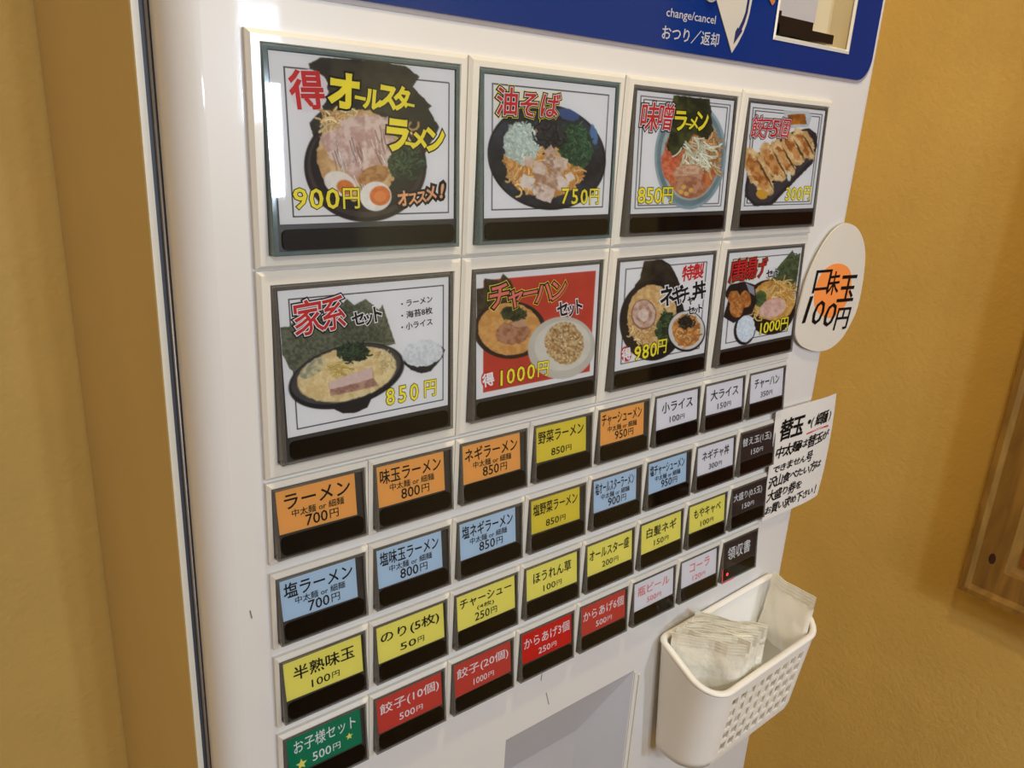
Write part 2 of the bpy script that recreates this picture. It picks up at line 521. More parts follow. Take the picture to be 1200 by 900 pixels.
# ------------------------------------------------------------------ menu buttons
def bezel(x0, x1, z0, z1, ix0, ix1, iz0, iz1, parent):
    c = 0.035
    b = MB()
    b.loops([rect(x0, x1, z0, z1, PY), rect(x0, x1, z0, z1, 0.012), rect(x0 + c, x1 - c, z0 + c * 0.7, z1 - c, -0.012),
             rect(ix0 - 0.012, ix1 + 0.012, iz0 - 0.012, iz1 + 0.012, -0.012), rect(ix0 - 0.004, ix1 + 0.004, iz0 - 0.004, iz1 + 0.004, 0.0),
             rect(ix0 - 0.004, ix1 + 0.004, iz0 - 0.004, iz1 + 0.004, PY + 0.02)])
    return b.build('menu_button', bezel_m, parent)

TILT = 0.085
def face_map(x0, zt, w, h):
    """u right, v down, d depth behind the tilted clear face"""
    return lambda u, v, d: (x0 + u * w, -0.012 - TILT * v * min(1.0, 0.6 + 0.4 * h) + d, zt - v * h)

def button(x0, zt, w, h, cell, big, casem):
    root = bezel(*cell, x0, x0 + w, zt - h, zt, vm)
    P = face_map(x0, zt, w, h)
    rx, rz = (0.042 / w, 0.036 / h) if big else (0.026 / w, 0.022 / h)
    # clear case: face ring, outer walls, inner lip
    def ring(u0, u1, v0, v1, d):
        return [P(u0, v1, d), P(u1, v1, d), P(u1, v0, d), P(u0, v0, d)]
    b = MB()
    back = [(x0, PY + 0.03, zt - h), (x0 + w, PY + 0.03, zt - h), (x0 + w, PY + 0.03, zt), (x0, PY + 0.03, zt)]
    e = 0.008
    b.loops([back, ring(0, 1, 0, 1, e), ring(e / w, 1 - e / w, e / h, 1 - e / h, 0), ring(rx, 1 - rx, rz, 1 - rz, 0.0),
             ring(rx, 1 - rx, rz, 1 - rz, 0.022)])
    b.build('clear_case', casem, root)
    b = MB(); b.add(ring(rx * 0.5, 1 - rx * 0.5, rz * .5, 1 - rz * .5, 0.024), [(0, 1, 2, 3)]); b.build('button_well', well_m, root)
    b = MB(); b.add(ring(rx * 0.2, 1 - rx * 0.2, rz * 0.2, 1 - rz * 0.2, -0.0015), [(0, 1, 2, 3)]); b.build('clear_cover', clear_m, root)
    return root, P

def bar(P, root, u0, u1, v0, v1, w, h, m=bar_m):
    pts = rrect(u0 * w, u1 * w, v0 * h, v1 * h, min(0.05, (v1 - v0) * h * 0.28), 4)
    b = MB()
    b.loops([[P(x / w, z / h, 0.022) for x, z in pts], [P(x / w, z / h, 0.006) for x, z in pts]], cap1=True)
    return b.build('sold_out_display', m, root)

def card(P, root, q, m, d=0.020, name='menu_card'):
    """q: four (u,v) corners TL TR BR BL"""
    b = MB()
    f = [P(u, v, d - 0.004) for u, v in q]; g = [P(u, v, d) for u, v in q]
    b.loops([g, f], cap1=True)
    return b.build(name, m, root)

def price_obj(P, q, d, text, m, root, bold):
    u0, u1, v0, v1 = q
    num = text[:-1]
    f1 = fit(P, (u0, u0 + (u1 - u0) * 0.66, v0, v1), d)
    f2 = fit(P, (u0 + (u1 - u0) * 0.73, u1, v0 + (v1 - v0) * 0.12, v1 - (v1 - v0) * 0.08), d)
    VV = []; FF = []
    for t_, f_ in ((num, f1), ('円', f2)):
        a0, _ = glyphs(t_)
        x0, x1, z0, z1 = a0[:, 0].min(), a0[:, 0].max(), a0[:, 1].min(), a0[:, 1].max()
        a, f = lettering(t_, bold if t_ == num else bold * 0.6)
        k = len(VV)
        VV += [lift(f_((p[0] - x0) / (x1 - x0), (p[1] - z0) / (z1 - z0)), p[2]) for p in a]
        FF += [tuple(i + k for i in g) for g in f]
    obj('price', VV, FF, m, root)

def fit(P, q, d, rise=0.0):
    """map unit box (u right, v up) inside u0,u1,v0(top),v1(bottom)"""
    u0, u1, v0, v1 = q
    return lambda s, t: P(u0 + (u1 - u0) * s, v1 + (v0 - v1) * t, d)

SX, SW = 0.0, 0.9027
STOP = [0.0, -0.9053, -1.8072, -2.7115]
SH = 0.677
NOTE = '中太麺 or 細麺'
rows = [
 [('ラーメン', '700円', 'orange', 1), ('味玉ラーメン', '800円', 'orange', 1), ('ネギラーメン', '850円', 'orange', 1), ('野菜ラーメン', '850円', 'gold', 0),
  ('チャーシューメン', '950円', 'orange', 1), ('小ライス', '100円', 'white', 2), ('大ライス', '150円', 'white', 2), ('チャーハン', '350円', 'white', 2)],
 [('塩ラーメン', '700円', 'blue', 1), ('塩味玉ラーメン', '800円', 'blue', 1), ('塩ネギラーメン', '850円', 'blue', 1), ('塩野菜ラーメン', '850円', 'gold', 0),
  ('塩オールスターラーメン', '900円', 'blue', 1), ('塩チャーシューメン', '950円', 'blue', 1), ('ネギチャ丼', '300円', 'white', 2), ('替え玉(1玉)', '150円', 'black', 3)],
 [('半熟味玉', '100円', 'yellow', 2), ('のり(5枚)', '50円', 'yellow', 2), ('チャーシュー', '250円', 'yellow', 4), ('ほうれん草', '100円', 'yellow', 2),
  ('オールスター盛', '200円', 'yellow', 2), ('白髪ネギ', '150円', 'yellow', 2), ('もやキャベ', '100円', 'yellow', 2), ('大盛り(0.5玉)', '150円', 'black', 3)],
 [('お子様セット', '500円', 'green', 5), ('餃子(10個)', '500円', 'red', 2), ('餃子(20個)', '1000円', 'red', 2), ('からあげ3個', '250円', 'brightred', 2),
  ('からあげ6個', '500円', 'red', 2), ('瓶ビール', '500円', 'white', 6), ('コーラ', '120円', 'white', 6), ('領収書', '', 'black', 7)],
]
COLN = {'gold': 'deep yellow', 'brightred': 'bright red'}
for ri, row in enumerate(rows):
    for ci, (ttl, price, colr, kind) in enumerate(row):
        x0 = SX + ci; zt = STOP[ri]
        root, P = button(x0, zt, SW, SH, (ci - 0.045, ci + 0.948, zt - 0.745, zt + 0.06), False, case_m)
        root['label'] = '%s menu button reading %s%s' % (COLN.get(colr, colr), ttl, ' ' + price if price else '')
        wide = 0.885 if kind in (0, 1) else 0.945
        if ri == 3 and ci == 0:
            wide = 0.925
        vb = 0.655 if kind in (0, 1) else 0.655
        u0 = 0.03
        sk = 0.012 * ((ci * 7 + ri * 3) % 3 - 1)
        card(P, root, [(u0, 0.035 + sk), (wide, 0.035 - sk * .5), (wide + 0.004, vb), (u0 + 0.012, vb + sk)], CARD[colr])
        bar(P, root, 0.05, 0.955, 0.685, 0.945, SW, SH)
        D = 0.0135
        ink = {'black': whiteink_m, 'red': whiteink_m, 'brightred': whiteink_m, 'green': whiteink_m}.get(colr, ink_m)
        if kind == 6:
            ink = pinkink_m
        tl = len(ttl)
        cw = wide - u0
        bold = 0.013 if colr not in ('black',) else 0.006
        if kind == 1:
            m0, m1 = (0.10, 0.93) if tl <= 4 else (0.05, 0.95)
            text_obj('dish_name', ttl, fit(P, (u0 + m0 * cw, u0 + m1 * cw, 0.10 if tl > 4 else 0.115, 0.315), D), ink, root, bold)
            text_obj('noodle_note', NOTE, fit(P, (u0 + .18 * cw, u0 + .84 * cw, 0.335, 0.44), D), ink, root, 0.008)
            price_obj(P, (u0 + .34 * cw, u0 + .76 * cw, 0.455, 0.61), D, price, ink, root, 0.008)
        elif kind == 0:
            text_obj('dish_name', ttl, fit(P, (u0 + .05 * cw, u0 + .95 * cw, 0.12, 0.33), D), ink, root, bold)
            price_obj(P, (u0 + .30 * cw, u0 + .70 * cw, 0.455, 0.58), D, price, ink, root, 0.008)
        elif kind == 4:
            text_obj('dish_name', ttl, fit(P, (u0 + .06 * cw, u0 + .94 * cw, 0.13, 0.30), D), ink, root, bold)
            text_obj('portion_note', '(4枚)', fit(P, (u0 + .34 * cw, u0 + .63 * cw, 0.325, 0.42), D), ink, root, 0.006)
            price_obj(P, (u0 + .30 * cw, u0 + .68 * cw, 0.455, 0.60), D, price, ink, root, 0.008)
        elif kind == 7:
            text_obj('dish_name', ttl, fit(P, (u0 + .14 * cw, u0 + .84 * cw, 0.19, 0.50), D), ink, root, 0.006)
        elif kind == 5:
            text_obj('dish_name', ttl, fit(P, (u0 + .09 * cw, u0 + .93 * cw, 0.11, 0.33), D), ink, root, 0.006)
            price_obj(P, (u0 + .32 * cw, u0 + .70 * cw, 0.43, 0.575), D, price, ink, root, 0.006)
            for su, sv, sr in ((0.17, 0.53, 0.062), (0.83, 0.44, 0.042)):
                pts = []
                for k in range(10):
                    a = math.pi / 2 + k * math.pi / 5
                    rr = sr if k % 2 == 0 else sr * 0.45
                    pts.append(P(u0 + su * cw + rr * math.cos(a) / SW, sv - rr * math.sin(a) / SH, D))
                cc = P(u0 + su * cw, sv, D)
                obj('star', pts + [cc], [(k, (k + 1) % 10, 10) for k in range(10)], paleyel_m, root)
        else:
            m0, m1 = (0.14, 0.88)
            if tl >= 6 or kind == 3: m0, m1 = 0.06, 0.93
            if colr in ('red', 'brightred'): m0, m1 = 0.05, 0.96
            if kind == 6: m0, m1 = (0.10, 0.90) if tl > 3 else (0.24, 0.80)
            if ttl == '半熟味玉': m0, m1 = 0.12, 0.90
            text_obj('dish_name', ttl, fit(P, (u0 + m0 * cw, u0 + m1 * cw, 0.155, 0.365), D), ink, root, 0.006 if ink != ink_m else bold)
            price_obj(P, (u0 + .33 * cw, u0 + .69 * cw, 0.455, 0.575), D, price, ink, root, 0.004)
        if kind == 7:
            b = MB()
            b.loops([[P(0.045 + 0.0 + q[0] / SW, 0.82 + q[1] / SH, 0.004) for q in disk(0.10, 0, 0.028, 0.028, 14)]], cap1=True)
            b.build('sold_lamp', led_m, root, label='small red lit dot')
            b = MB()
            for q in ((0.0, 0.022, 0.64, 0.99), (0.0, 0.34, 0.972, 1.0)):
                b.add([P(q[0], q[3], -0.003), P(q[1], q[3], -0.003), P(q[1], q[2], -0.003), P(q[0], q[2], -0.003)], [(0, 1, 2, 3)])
            b.build('painted_edge_glow', pinkglow_m, root, label='pink strips on the case edge, the red lamp glow painted as colour')

# ------------------------------------------------------------------ printed food photographs
def vnoise(x, y, seed):
    xi = np.floor(x).astype(np.int64); yi = np.floor(y).astype(np.int64)
    xf = x - xi; yf = y - yi
    def h(a, b):
        n = (a * 374761393 + b * 668265263 + seed * 974634777) & 0xffffffff
        n = ((n ^ (n >> 13)) * 1274126177) & 0xffffffff
        return ((n ^ (n >> 16)) & 0xffff) / 65535.0
    sx = xf * xf * (3 - 2 * xf); sy = yf * yf * (3 - 2 * yf)
    return (h(xi, yi) * (1 - sx) + h(xi + 1, yi) * sx) * (1 - sy) + (h(xi, yi + 1) * (1 - sx) + h(xi + 1, yi + 1) * sx) * sy
def fbm(x, y, s, seed, o=3):
    t = 0; a = 0.5; n = 0
    for k in range(o):
        t = t + a * vnoise(x / s, y / s, seed + k); n += a; a *= 0.55; s = s / 2.1
    return t / n

class Paint:
    def __init__(s, nu, nv, corners):
        s.nu, s.nv = nu, nv
        u, v = np.meshgrid(np.linspace(0, 1, nu), np.linspace(0, 1, nv))
        (x0, y0), (x1, y1), (x2, y2), (x3, y3) = corners  # TL TR BR BL
        A = []; B = []
        for (U_, V_), (X_, Y_) in zip(((0, 0), (1, 0), (1, 1), (0, 1)), corners):
            A.append([U_, V_, 1, 0, 0, 0, -U_ * X_, -V_ * X_]); B.append(X_)
            A.append([0, 0, 0, U_, V_, 1, -U_ * Y_, -V_ * Y_]); B.append(Y_)
        hh = np.linalg.solve(np.array(A, float), np.array(B, float))
        s.H = np.append(hh, 1).reshape(3, 3); s.Hi = np.linalg.inv(s.H)
        w = s.H[2, 0] * u + s.H[2, 1] * v + 1
        s.X = (s.H[0, 0] * u + s.H[0, 1] * v + s.H[0, 2]) / w
        s.Y = (s.H[1, 0] * u + s.H[1, 1] * v + s.H[1, 2]) / w
        s.img = np.ones((nv, nu, 3)) * np.array([232, 226, 222]) / 255
        s.px = abs(corners[1][0] - corners[0][0]) / nu
        s.seed = 11
        s.cw = math.hypot(x1 - x0, y1 - y0); s.chh = math.hypot(x3 - x0, y3 - y0)
    def uv(s, x, y):
        q = s.Hi @ np.array([x, y, 1.0]); return q[0] / q[2], q[1] / q[2]
    def put(s, mask, col, var=0.0, sc=20, col2=None, shade=None):
        s.seed += 7
        c = np.array(col, float) / 255
        if col2 is not None:
            t = fbm(s.X, s.Y, sc, s.seed, 4)
            t = np.clip((t - 0.35) / 0.3, 0, 1)[..., None]
            c = c * (1 - t) + np.array(col2, float) / 255 * t
        elif var:
            c = c * (1 + var * (fbm(s.X, s.Y, sc, s.seed) - 0.5) * 2)[..., None]
        if shade is not None:
            c = c * shade[..., None]
        m = np.clip(mask, 0, 1)[..., None]
        s.img = s.img * (1 - m) + c * m
    def ell(s, cx, cy, rx, ry, col, rot=0, rough=0.0, soft=1.0, rs=18, **k):
        a = math.radians(rot)
        s.seed += 3
        dx, dy = s.X - cx, s.Y - cy
        if rough:
            dx = dx + (fbm(s.X, s.Y, rs, s.seed) - 0.5) * 2 * rough
            dy = dy + (fbm(s.X, s.Y, rs, s.seed + 50) - 0.5) * 2 * rough
        p = (dx * math.cos(a) + dy * math.sin(a)) / rx; q = (-dx * math.sin(a) + dy * math.cos(a)) / ry
        d = (np.sqrt(p * p + q * q) - 1) * min(rx, ry)
        s.put(0.5 - d / (s.px * 1.5 * soft), col, **k)
    def poly(s, pts, col, rough=0.0, rs=18, **k):
        s.seed += 3
        X, Y = s.X, s.Y
        if rough:
            X = X + (fbm(s.X, s.Y, rs, s.seed) - 0.5) * 2 * rough
            Y = Y + (fbm(s.X, s.Y, rs, s.seed + 50) - 0.5) * 2 * rough
        ins = np.zeros(X.shape, bool); dm = np.full(X.shape, 1e9)
        n = len(pts)
        for i in range(n):
            ax, ay = pts[i]; bx, by = pts[(i + 1) % n]
            c = ((ay > Y) != (by > Y)) & (X < (bx - ax) * (Y - ay) / (by - ay + 1e-12) + ax)
            ins ^= c
            L = (bx - ax) ** 2 + (by - ay) ** 2 + 1e-9
            t = np.clip(((X - ax) * (bx - ax) + (Y - ay) * (by - ay)) / L, 0, 1)
            dm = np.minimum(dm, np.hypot(X - ax - t * (bx - ax), Y - ay - t * (by - ay)))
        d = np.where(ins, -dm, dm)
        s.put(0.5 - d / (s.px * 1.5), col, **k)
    def strands(s, cx, cy, rx, ry, n, length, width, cols, seed, ang=None, spread=180, curl=0.8, clip=None):
        R = random.Random(seed)
        for i in range(n):
            a = R.uniform(0, 6.283); q = math.sqrt(R.random())
            x = cx + rx * q * math.cos(a); y = cy + ry * q * math.sin(a)
            th = math.radians((ang if ang is not None else 0) + R.uniform(-spread / 2, spread / 2))
            cu = R.uniform(-curl, curl); L = length * R.uniform(0.5, 1.0); w = width * R.uniform(0.7, 1.2)
            col = np.array(R.choice(cols), float) / 255 * R.uniform(0.88, 1.1)
            m = (np.abs(s.X - x) < L + w) & (np.abs(s.Y - y) < L + w)
            ii = np.where(m)
            if len(ii[0]) == 0: continue
            X = s.X[ii]; Y = s.Y[ii]; dm = np.full(X.shape, 1e9)
            px, py = x, y
            for k in range(4):
                qx = px + math.cos(th) * L / 4; qy = py + math.sin(th) * L / 4; th += cu
                LL = (qx - px) ** 2 + (qy - py) ** 2
                t = np.clip(((X - px) * (qx - px) + (Y - py) * (qy - py)) / LL, 0, 1)
                dm = np.minimum(dm, np.hypot(X - px - t * (qx - px), Y - py - t * (qy - py)))
                px, py = qx, qy
            al = np.clip(0.5 - (dm - w) / (s.px * 1.5), 0, 1)
            sh = np.clip(1.12 - 0.35 * dm / max(w, 1e-6), 0.7, 1.12)
            s.img[ii] = s.img[ii] * (1 - al[:, None]) + (col * sh[:, None]) * al[:, None]
    def mesh(s, P, q, root):
        """q: TL TR BR BL in button uv"""
        vs = []
        U_, V_ = np.meshgrid(np.linspace(0, 1, s.nu), np.linspace(0, 1, s.nv))
        bu = (1 - V_) * ((1 - U_) * q[0][0] + U_ * q[1][0]) + V_ * ((1 - U_) * q[3][0] + U_ * q[2][0])
        bv = (1 - V_) * ((1 - U_) * q[0][1] + U_ * q[1][1]) + V_ * ((1 - U_) * q[3][1] + U_ * q[2][1])
        vs = [V(*P(a, c, 0.016)) for a, c in zip(bu.ravel(), bv.ravel())]
        idx = np.arange(s.nu * s.nv).reshape(s.nv, s.nu)
        f = np.stack([idx[:-1, :-1], idx[1:, :-1], idx[1:, 1:], idx[:-1, 1:]], -1).reshape(-1, 4)
        me = bpy.data.meshes.new('menu_photo')
        me.from_pydata(vs, [], f.tolist())
        c = np.clip(s.img, 0, 1).reshape(-1, 3)
        c = np.where(c <= 0.04045, c / 12.92, ((c + 0.055) / 1.055) ** 2.4)
        at = me.color_attributes.new('print', 'FLOAT_COLOR', 'POINT')
        at.data.foreach_set('color', np.hstack([c, np.ones((len(c), 1))]).astype(np.float32).ravel())
        me.materials.append(print_m)
        o = bpy.data.objects.new('menu_photo', me)
        C.objects.link(o); o.parent = root; o.matrix_parent_inverse = root.matrix_world.inverted()
        return o
    def M(s, P, q, d):
        """crop coordinates' uv -> 3-D point on the button"""
        def f(u, v, dd=0.0):
            bu = (1 - v) * ((1 - u) * q[0][0] + u * q[1][0]) + v * ((1 - u) * q[3][0] + u * q[2][0])
            bv = (1 - v) * ((1 - u) * q[0][1] + u * q[1][1]) + v * ((1 - u) * q[3][1] + u * q[2][1])
            return P(bu, bv, d - dd)
        return f

def stylized(pt, F, root, chars, layers, name='dish_name', base=0.0, shear=0.0):
    """chars: (ch, cx, cy, w, h, rot) in crop px; layers: (material, tube weight) from the back"""
    for li, (m, tb) in enumerate(layers):
        VV = []; FF = []
        for ch, cx, cy, w, h, rot in chars:
            a, f = lettering(ch, tb)
            cu, cv = pt.uv(cx, cy)
            adv = max(1, len(ch)) * 1.0
            if len(ch) > 1:
                g, _ = glyphs(ch); x0, x1 = g[:, 0].min(), g[:, 0].max(); mx = (x0 + x1) / 2; sx = 1.0 / (x1 - x0)
            elif ch in '0123456789!': 
                g, _ = glyphs(ch); x0, x1 = g[:, 0].min(), g[:, 0].max(); mx = (x0 + x1) / 2; sx = 1 / 0.62
            else:
                g, _ = glyphs(ch); mx = (g[:, 0].min() + g[:, 0].max()) / 2 if ch != 'ー' else 0.5; sx = 1.0
            mz = 0.36
            ca, sa = math.cos(math.radians(rot)), math.sin(math.radians(rot))
            n = len(VV)
            for p in a:
                dx = (p[0] - mx) * sx * w + (p[1] - mz) * shear * h; dz = (p[1] - mz) * h
                ex = dx * ca - dz * sa; ez = dx * sa + dz * ca
                VV.append(F(cu + ex / pt.cw, cv - ez / pt.chh, base + li * 0.0018 + p[2]))
            FF += [tuple(i + n for i in q) for q in f]
        obj(name if li == len(layers) - 1 else 'lettering_outline', VV, FF, m, root)

def border(pt, u0, u1, v0, v1, double=False):
    """thin printed border line, under the food"""
    Uq, Vq = np.meshgrid(np.linspace(0, 1, pt.nu), np.linspace(0, 1, pt.nv))
    def fr_(u0, u1, v0, v1, k):
        dx = np.abs(Uq - (u0 + u1) / 2) - (u1 - u0) / 2; dy = np.abs(Vq - (v0 + v1) / 2) - (v1 - v0) / 2
        ax = np.where(dy <= 0.6 / pt.nv, np.clip(1.25 - np.abs(dx) * pt.nu, 0, 1), 0)
        ay = np.where(dx <= 0.6 / pt.nu, np.clip(1.25 - np.abs(dy) * pt.nv, 0, 1), 0)
        pt.put(np.maximum(ax, ay) * k, (24, 20, 22))
    fr_(u0, u1, v0, v1, 1.0)
    if double:
        fr_(u0 - 0.03, u1 + 0.03, v0 - 0.025, v1 + 0.025, 0.8)

YB_ = [(ink_m, 0.045), (yelink_m, 0.014)]         # yellow with black outline
RWB = [(ink_m, 0.078), (whiteink_m, 0.038), (redink_m, 0.011)]
RYB = [(yelink_m, 0.105), (ink_m, 0.085), (whiteink_m, 0.042), (redink_m, 0.016)]
KW = [(whiteink_m, 0.09), (ink_m, 0.032)]

BW, BO = 1.7803, 0.0699
bigs = []
def big(row, col, corners, nu, nv, label):
    zt = (3.6194, 1.8019)[row]; zb = (2.0551, 0.2419)[row]
    x0 = BO + 2 * col; h = zt - zb
    cell = (2 * col - 0.045, 2 * col + 1.945, (1.945, 0.10)[row], (3.715, 1.925)[row])
    root, P = button(x0, zt, BW, h, cell, True, tealcase_m if (row == 0 and col < 2) else case_m)
    root['label'] = label
    bar(P, root, 0.045, 0.965, 0.868, 0.972, BW, h)
    q = [(0.03, 0.028), (0.972, 0.028), (0.966, 0.838), (0.038, 0.842)]
    card(P, root, q, CARD['white'], 0.0205)
    pt = Paint(nu, nv, corners)
    F = pt.M(P, q, 0.0145)
    return root, P, q, pt, F

NORI = (46, 42, 34); NORI2 = (66, 60, 46)
# --- 1 all star ramen
root, P, q, pt, F = big(0, 0, [(103, 112), (783, 188), (778, 738), (142, 750)], 250, 210, 'large photo button of the all star ramen, 900 yen')
border(pt, 0.07, 0.965, 0.085, 0.955)
pt.poly([(250, 165), (290, 140), (500, 152), (600, 172), (652, 210), (628, 250), (698, 322), (685, 330), (725, 400), (640, 560), (300, 560), (250, 380), (300, 330)], NORI, col2=NORI2, sc=60, rough=4)
pt.ell(455, 540, 224, 205, (40, 30, 30), rot=5)
pt.ell(455, 538, 212, 190, (66, 52, 48), rot=5, var=.2, sc=60)
pt.ell(455, 530, 200, 178, (34, 28, 28), rot=5)
pt.ell(430, 500, 150, 168, (196, 150, 96), rough=8, col2=(222, 186, 134), sc=26)
pt.strands(360, 400, 70, 60, 70, 60, 4.5, [(226, 190, 130), (206, 160, 100), (238, 206, 150)], 1, ang=-60, spread=80)
pt.strands(540, 420, 80, 60, 40, 60, 4.5, [(226, 190, 130), (206, 160, 100)], 2, ang=60, spread=80)
for pl, sd in (([(285, 430), (370, 395), (410, 520), (395, 560), (330, 520)], 1), ([(360, 375), (455, 350), (470, 470), (455, 560), (400, 560), (385, 450)], 2), ([(450, 350), (560, 365), (560, 540), (470, 545), (455, 440)], 3), ([(395, 530), (470, 520), (480, 570), (440, 600), (390, 590)], 4)):
    pt.poly(pl, (196, 156, 140), rough=6, col2=(226, 200, 184), sc=24)
    cx = sum(p[0] for p in pl) / len(pl); cy = sum(p[1] for p in pl) / len(pl)
    pt.strands(cx, cy, 26, 60, 10, 70, 2.0, [(238, 220, 206), (168, 120, 108)], 20 + sd, ang=75, spread=20, curl=.1)
pt.ell(605, 530, 68, 68, (28, 44, 30), rough=14, col2=(54, 74, 48), sc=14)
pt.strands(600, 530, 60, 60, 50, 36, 3, [(64, 88, 56), (24, 40, 26), (84, 104, 70)], 5)
pt.ell(485, 575, 60, 34, (164, 112, 62), rot=-20, rough=6, col2=(196, 146, 90), sc=14)
pt.ell(362, 604, 62, 42, (232, 222, 208), rot=25, var=.05); pt.ell(382, 618, 34, 26, (214, 124, 58), rot=25, var=.1, sc=10)
pt.ell(492, 652, 58, 54, (236, 228, 216), var=.05); pt.ell(508, 650, 38, 36, (216, 116, 56), var=.12, sc=14); pt.ell(508, 652, 22, 20, (232, 140, 72), rough=3)
pt.ell(250, 262, 70, 78, (226, 218, 216), rough=6)
pt.mesh(P, q, root)
stylized(pt, F, root, [('得', 243, 262, 120, 150, 4)], [(redink_m, 0.026)], 'value_mark')
stylized(pt, F, root, [('オ', 378, 266, 120, 150, -4), ('ー', 436, 292, 45, 70, -8), ('ル', 482, 296, 70, 90, -6), ('ス', 536, 286, 82, 110, -6), ('タ', 588, 296, 70, 105, -6), ('ー', 618, 318, 40, 60, -8)], [(ink_m, 0.105), (yelink_m, 0.05)])
stylized(pt, F, root, [('ラ', 572, 428, 105, 150, -4), ('ー', 618, 462, 45, 70, -8), ('メ', 652, 444, 75, 95, -4), ('ン', 712, 444, 90, 120, 4)], [(ink_m, 0.105), (yelink_m, 0.05)])
stylized(pt, F, root, [('オ', 592, 662, 52, 74, 6), ('ス', 628, 662, 44, 60, 6), ('ス', 660, 656, 44, 60, 6), ('メ', 694, 644, 56, 72, 8), ('!', 735, 634, 44, 84, -8)], [(ink_m, 0.20), (peachink_m, 0.035)], 'slogan')
stylized(pt, F, root, [('9', 216, 655, 66, 112, 0), ('0', 275, 656, 66, 112, 0), ('0', 334, 657, 66, 112, 0), ('円', 402, 657, 74, 96, 0)], YB_, 'price')
# --- 2 abura soba
root, P, q, pt, F = big(0, 1, [(105, 97), (692, 165), (646, 724), (96, 738)], 220, 190, 'large photo button of the oil noodles in a black bowl, 750 yen')
border(pt, 0.055, 0.945, 0.06, 0.94)
pt.ell(378, 470, 265, 232, (22, 22, 26), rot=14, col2=(44, 46, 54), sc=80)
pt.ell(378, 470, 255, 222, (30, 31, 36), rot=14, col2=(54, 58, 68), sc=70)
pt.ell(480, 285, 50, 24, (60, 84, 130), rot=20, rough=5); pt.ell(590, 375, 16, 45, (90, 120, 160), rot=-10, rough=5)
pt.ell(370, 500, 180, 150, (196, 132, 66), rough=16, col2=(222, 170, 104), sc=22)
pt.strands(300, 560, 100, 70, 60, 60, 4.5, [(226, 164, 84), (206, 138, 66), (238, 190, 120)], 1)
pt.strands(490, 540, 50, 50, 30, 50, 4.5, [(226, 164, 84), (206, 138, 66), (238, 190, 120)], 2)
pt.ell(268, 410, 80, 92, (178, 190, 176), rough=16, col2=(214, 220, 206), sc=12)
pt.strands(262, 410, 74, 88, 110, 26, 3.4, [(226, 232, 218), (176, 190, 172), (198, 208, 192)], 3)
pt.ell(505, 420, 78, 102, (34, 66, 46), rot=-25, rough=14, col2=(62, 98, 66), sc=12)
pt.strands(505, 415, 68, 92, 90, 28, 3, [(78, 118, 82), (28, 58, 40), (56, 92, 64)], 4)
pt.ell(385, 375, 56, 66, (30, 32, 36), rough=22, col2=(62, 62, 66), sc=12)
pt.strands(385, 370, 70, 70, 46, 70, 3, [(22, 22, 26), (54, 54, 60)], 6)
for i, (x, y, w_, r_) in enumerate([(290, 580, 34, 20), (360, 560, 40, -30), (345, 520, 32, 15), (400, 490, 38, 40), (440, 500, 34, 10), (420, 545, 34, -10), (440, 590, 34, 30), (400, 590, 30, 5), (370, 630, 42, 20), (335, 610, 28, -20), (300, 490, 26, 30), (395, 450, 26, 50), (480, 560, 20, 60)]):
    a = math.radians(r_); c_, s_ = math.cos(a) * w_ * .85, math.sin(a) * w_ * .85
    pt.poly([(x - c_ + s_, y - s_ - c_), (x + c_ + s_, y + s_ - c_ * .8), (x + c_ - s_, y + s_ + c_), (x - c_ - s_, y - s_ + c_)], (206, 176, 152) if i % 3 else (226, 214, 204), rough=4, col2=(170, 128, 98) if i % 2 else (222, 200, 184), sc=16)
pt.mesh(P, q, root)
stylized(pt, F, root, [('油', 204, 226, 96, 132, 2), ('そ', 302, 240, 94, 126, -2), ('ば', 398, 246, 90, 124, -2)], RYB, shear=.08)
stylized(pt, F, root, [('7', 458, 642, 48, 108, 0), ('5', 500, 644, 48, 108, 0), ('0', 541, 646, 48, 108, 0), ('円', 586, 646, 58, 92, 0)], YB_, 'price')
# --- 3 miso ramen
root, P, q, pt, F = big(0, 2, [(120, 110), (603, 160), (545, 722), (72, 737)], 170, 200, 'large photo button of the miso ramen in a pale bowl, 850 yen')
border(pt, 0.07, 0.93, 0.065, 0.93, True)
pt.ell(380, 440, 180, 275, (150, 164, 164), rot=4, var=.12, sc=80)
pt.ell(380, 440, 168, 258, (118, 136, 138), rot=4, var=.12, sc=60)
pt.ell(382, 442, 150, 226, (168, 178, 174), rot=4, var=.1, sc=60)
pt.ell(385, 450, 138, 208, (176, 92, 54), rot=4, rough=6, col2=(206, 128, 76), sc=26)
pt.ell(275, 480, 40, 90, (196, 92, 62), rough=8, col2=(222, 130, 88), sc=14)
pt.strands(470, 400, 50, 130, 60, 90, 6, [(196, 146, 92), (170, 112, 66), (214, 170, 116)], 1, ang=80, spread=50)
pt.poly([(298, 132), (480, 150), (497, 310), (470, 360), (400, 330), (350, 400), (300, 450), (262, 400), (285, 300)], (42, 46, 28), rough=8, col2=(78, 80, 40), sc=50)
pt.strands(400, 420, 66, 80, 80, 90, 4, [(232, 226, 196), (208, 200, 160), (242, 238, 214)], 2, ang=60, spread=120, curl=.3)
pt.ell(368, 535, 76, 54, (176, 122, 88), rough=8, col2=(214, 168, 128), sc=22)
pt.ell(375, 596, 72, 54, (160, 104, 74), rough=8, col2=(200, 146, 110), sc=20)
pt.poly([(300, 500), (430, 490), (440, 545), (310, 540)], (222, 184, 150), rough=5, col2=(190, 140, 108), sc=16)
for x, y in ((330, 625), (356, 634), (380, 615), (345, 600)): pt.ell(x, y, 12, 11, (226, 176, 96))
pt.mesh(P, q, root)
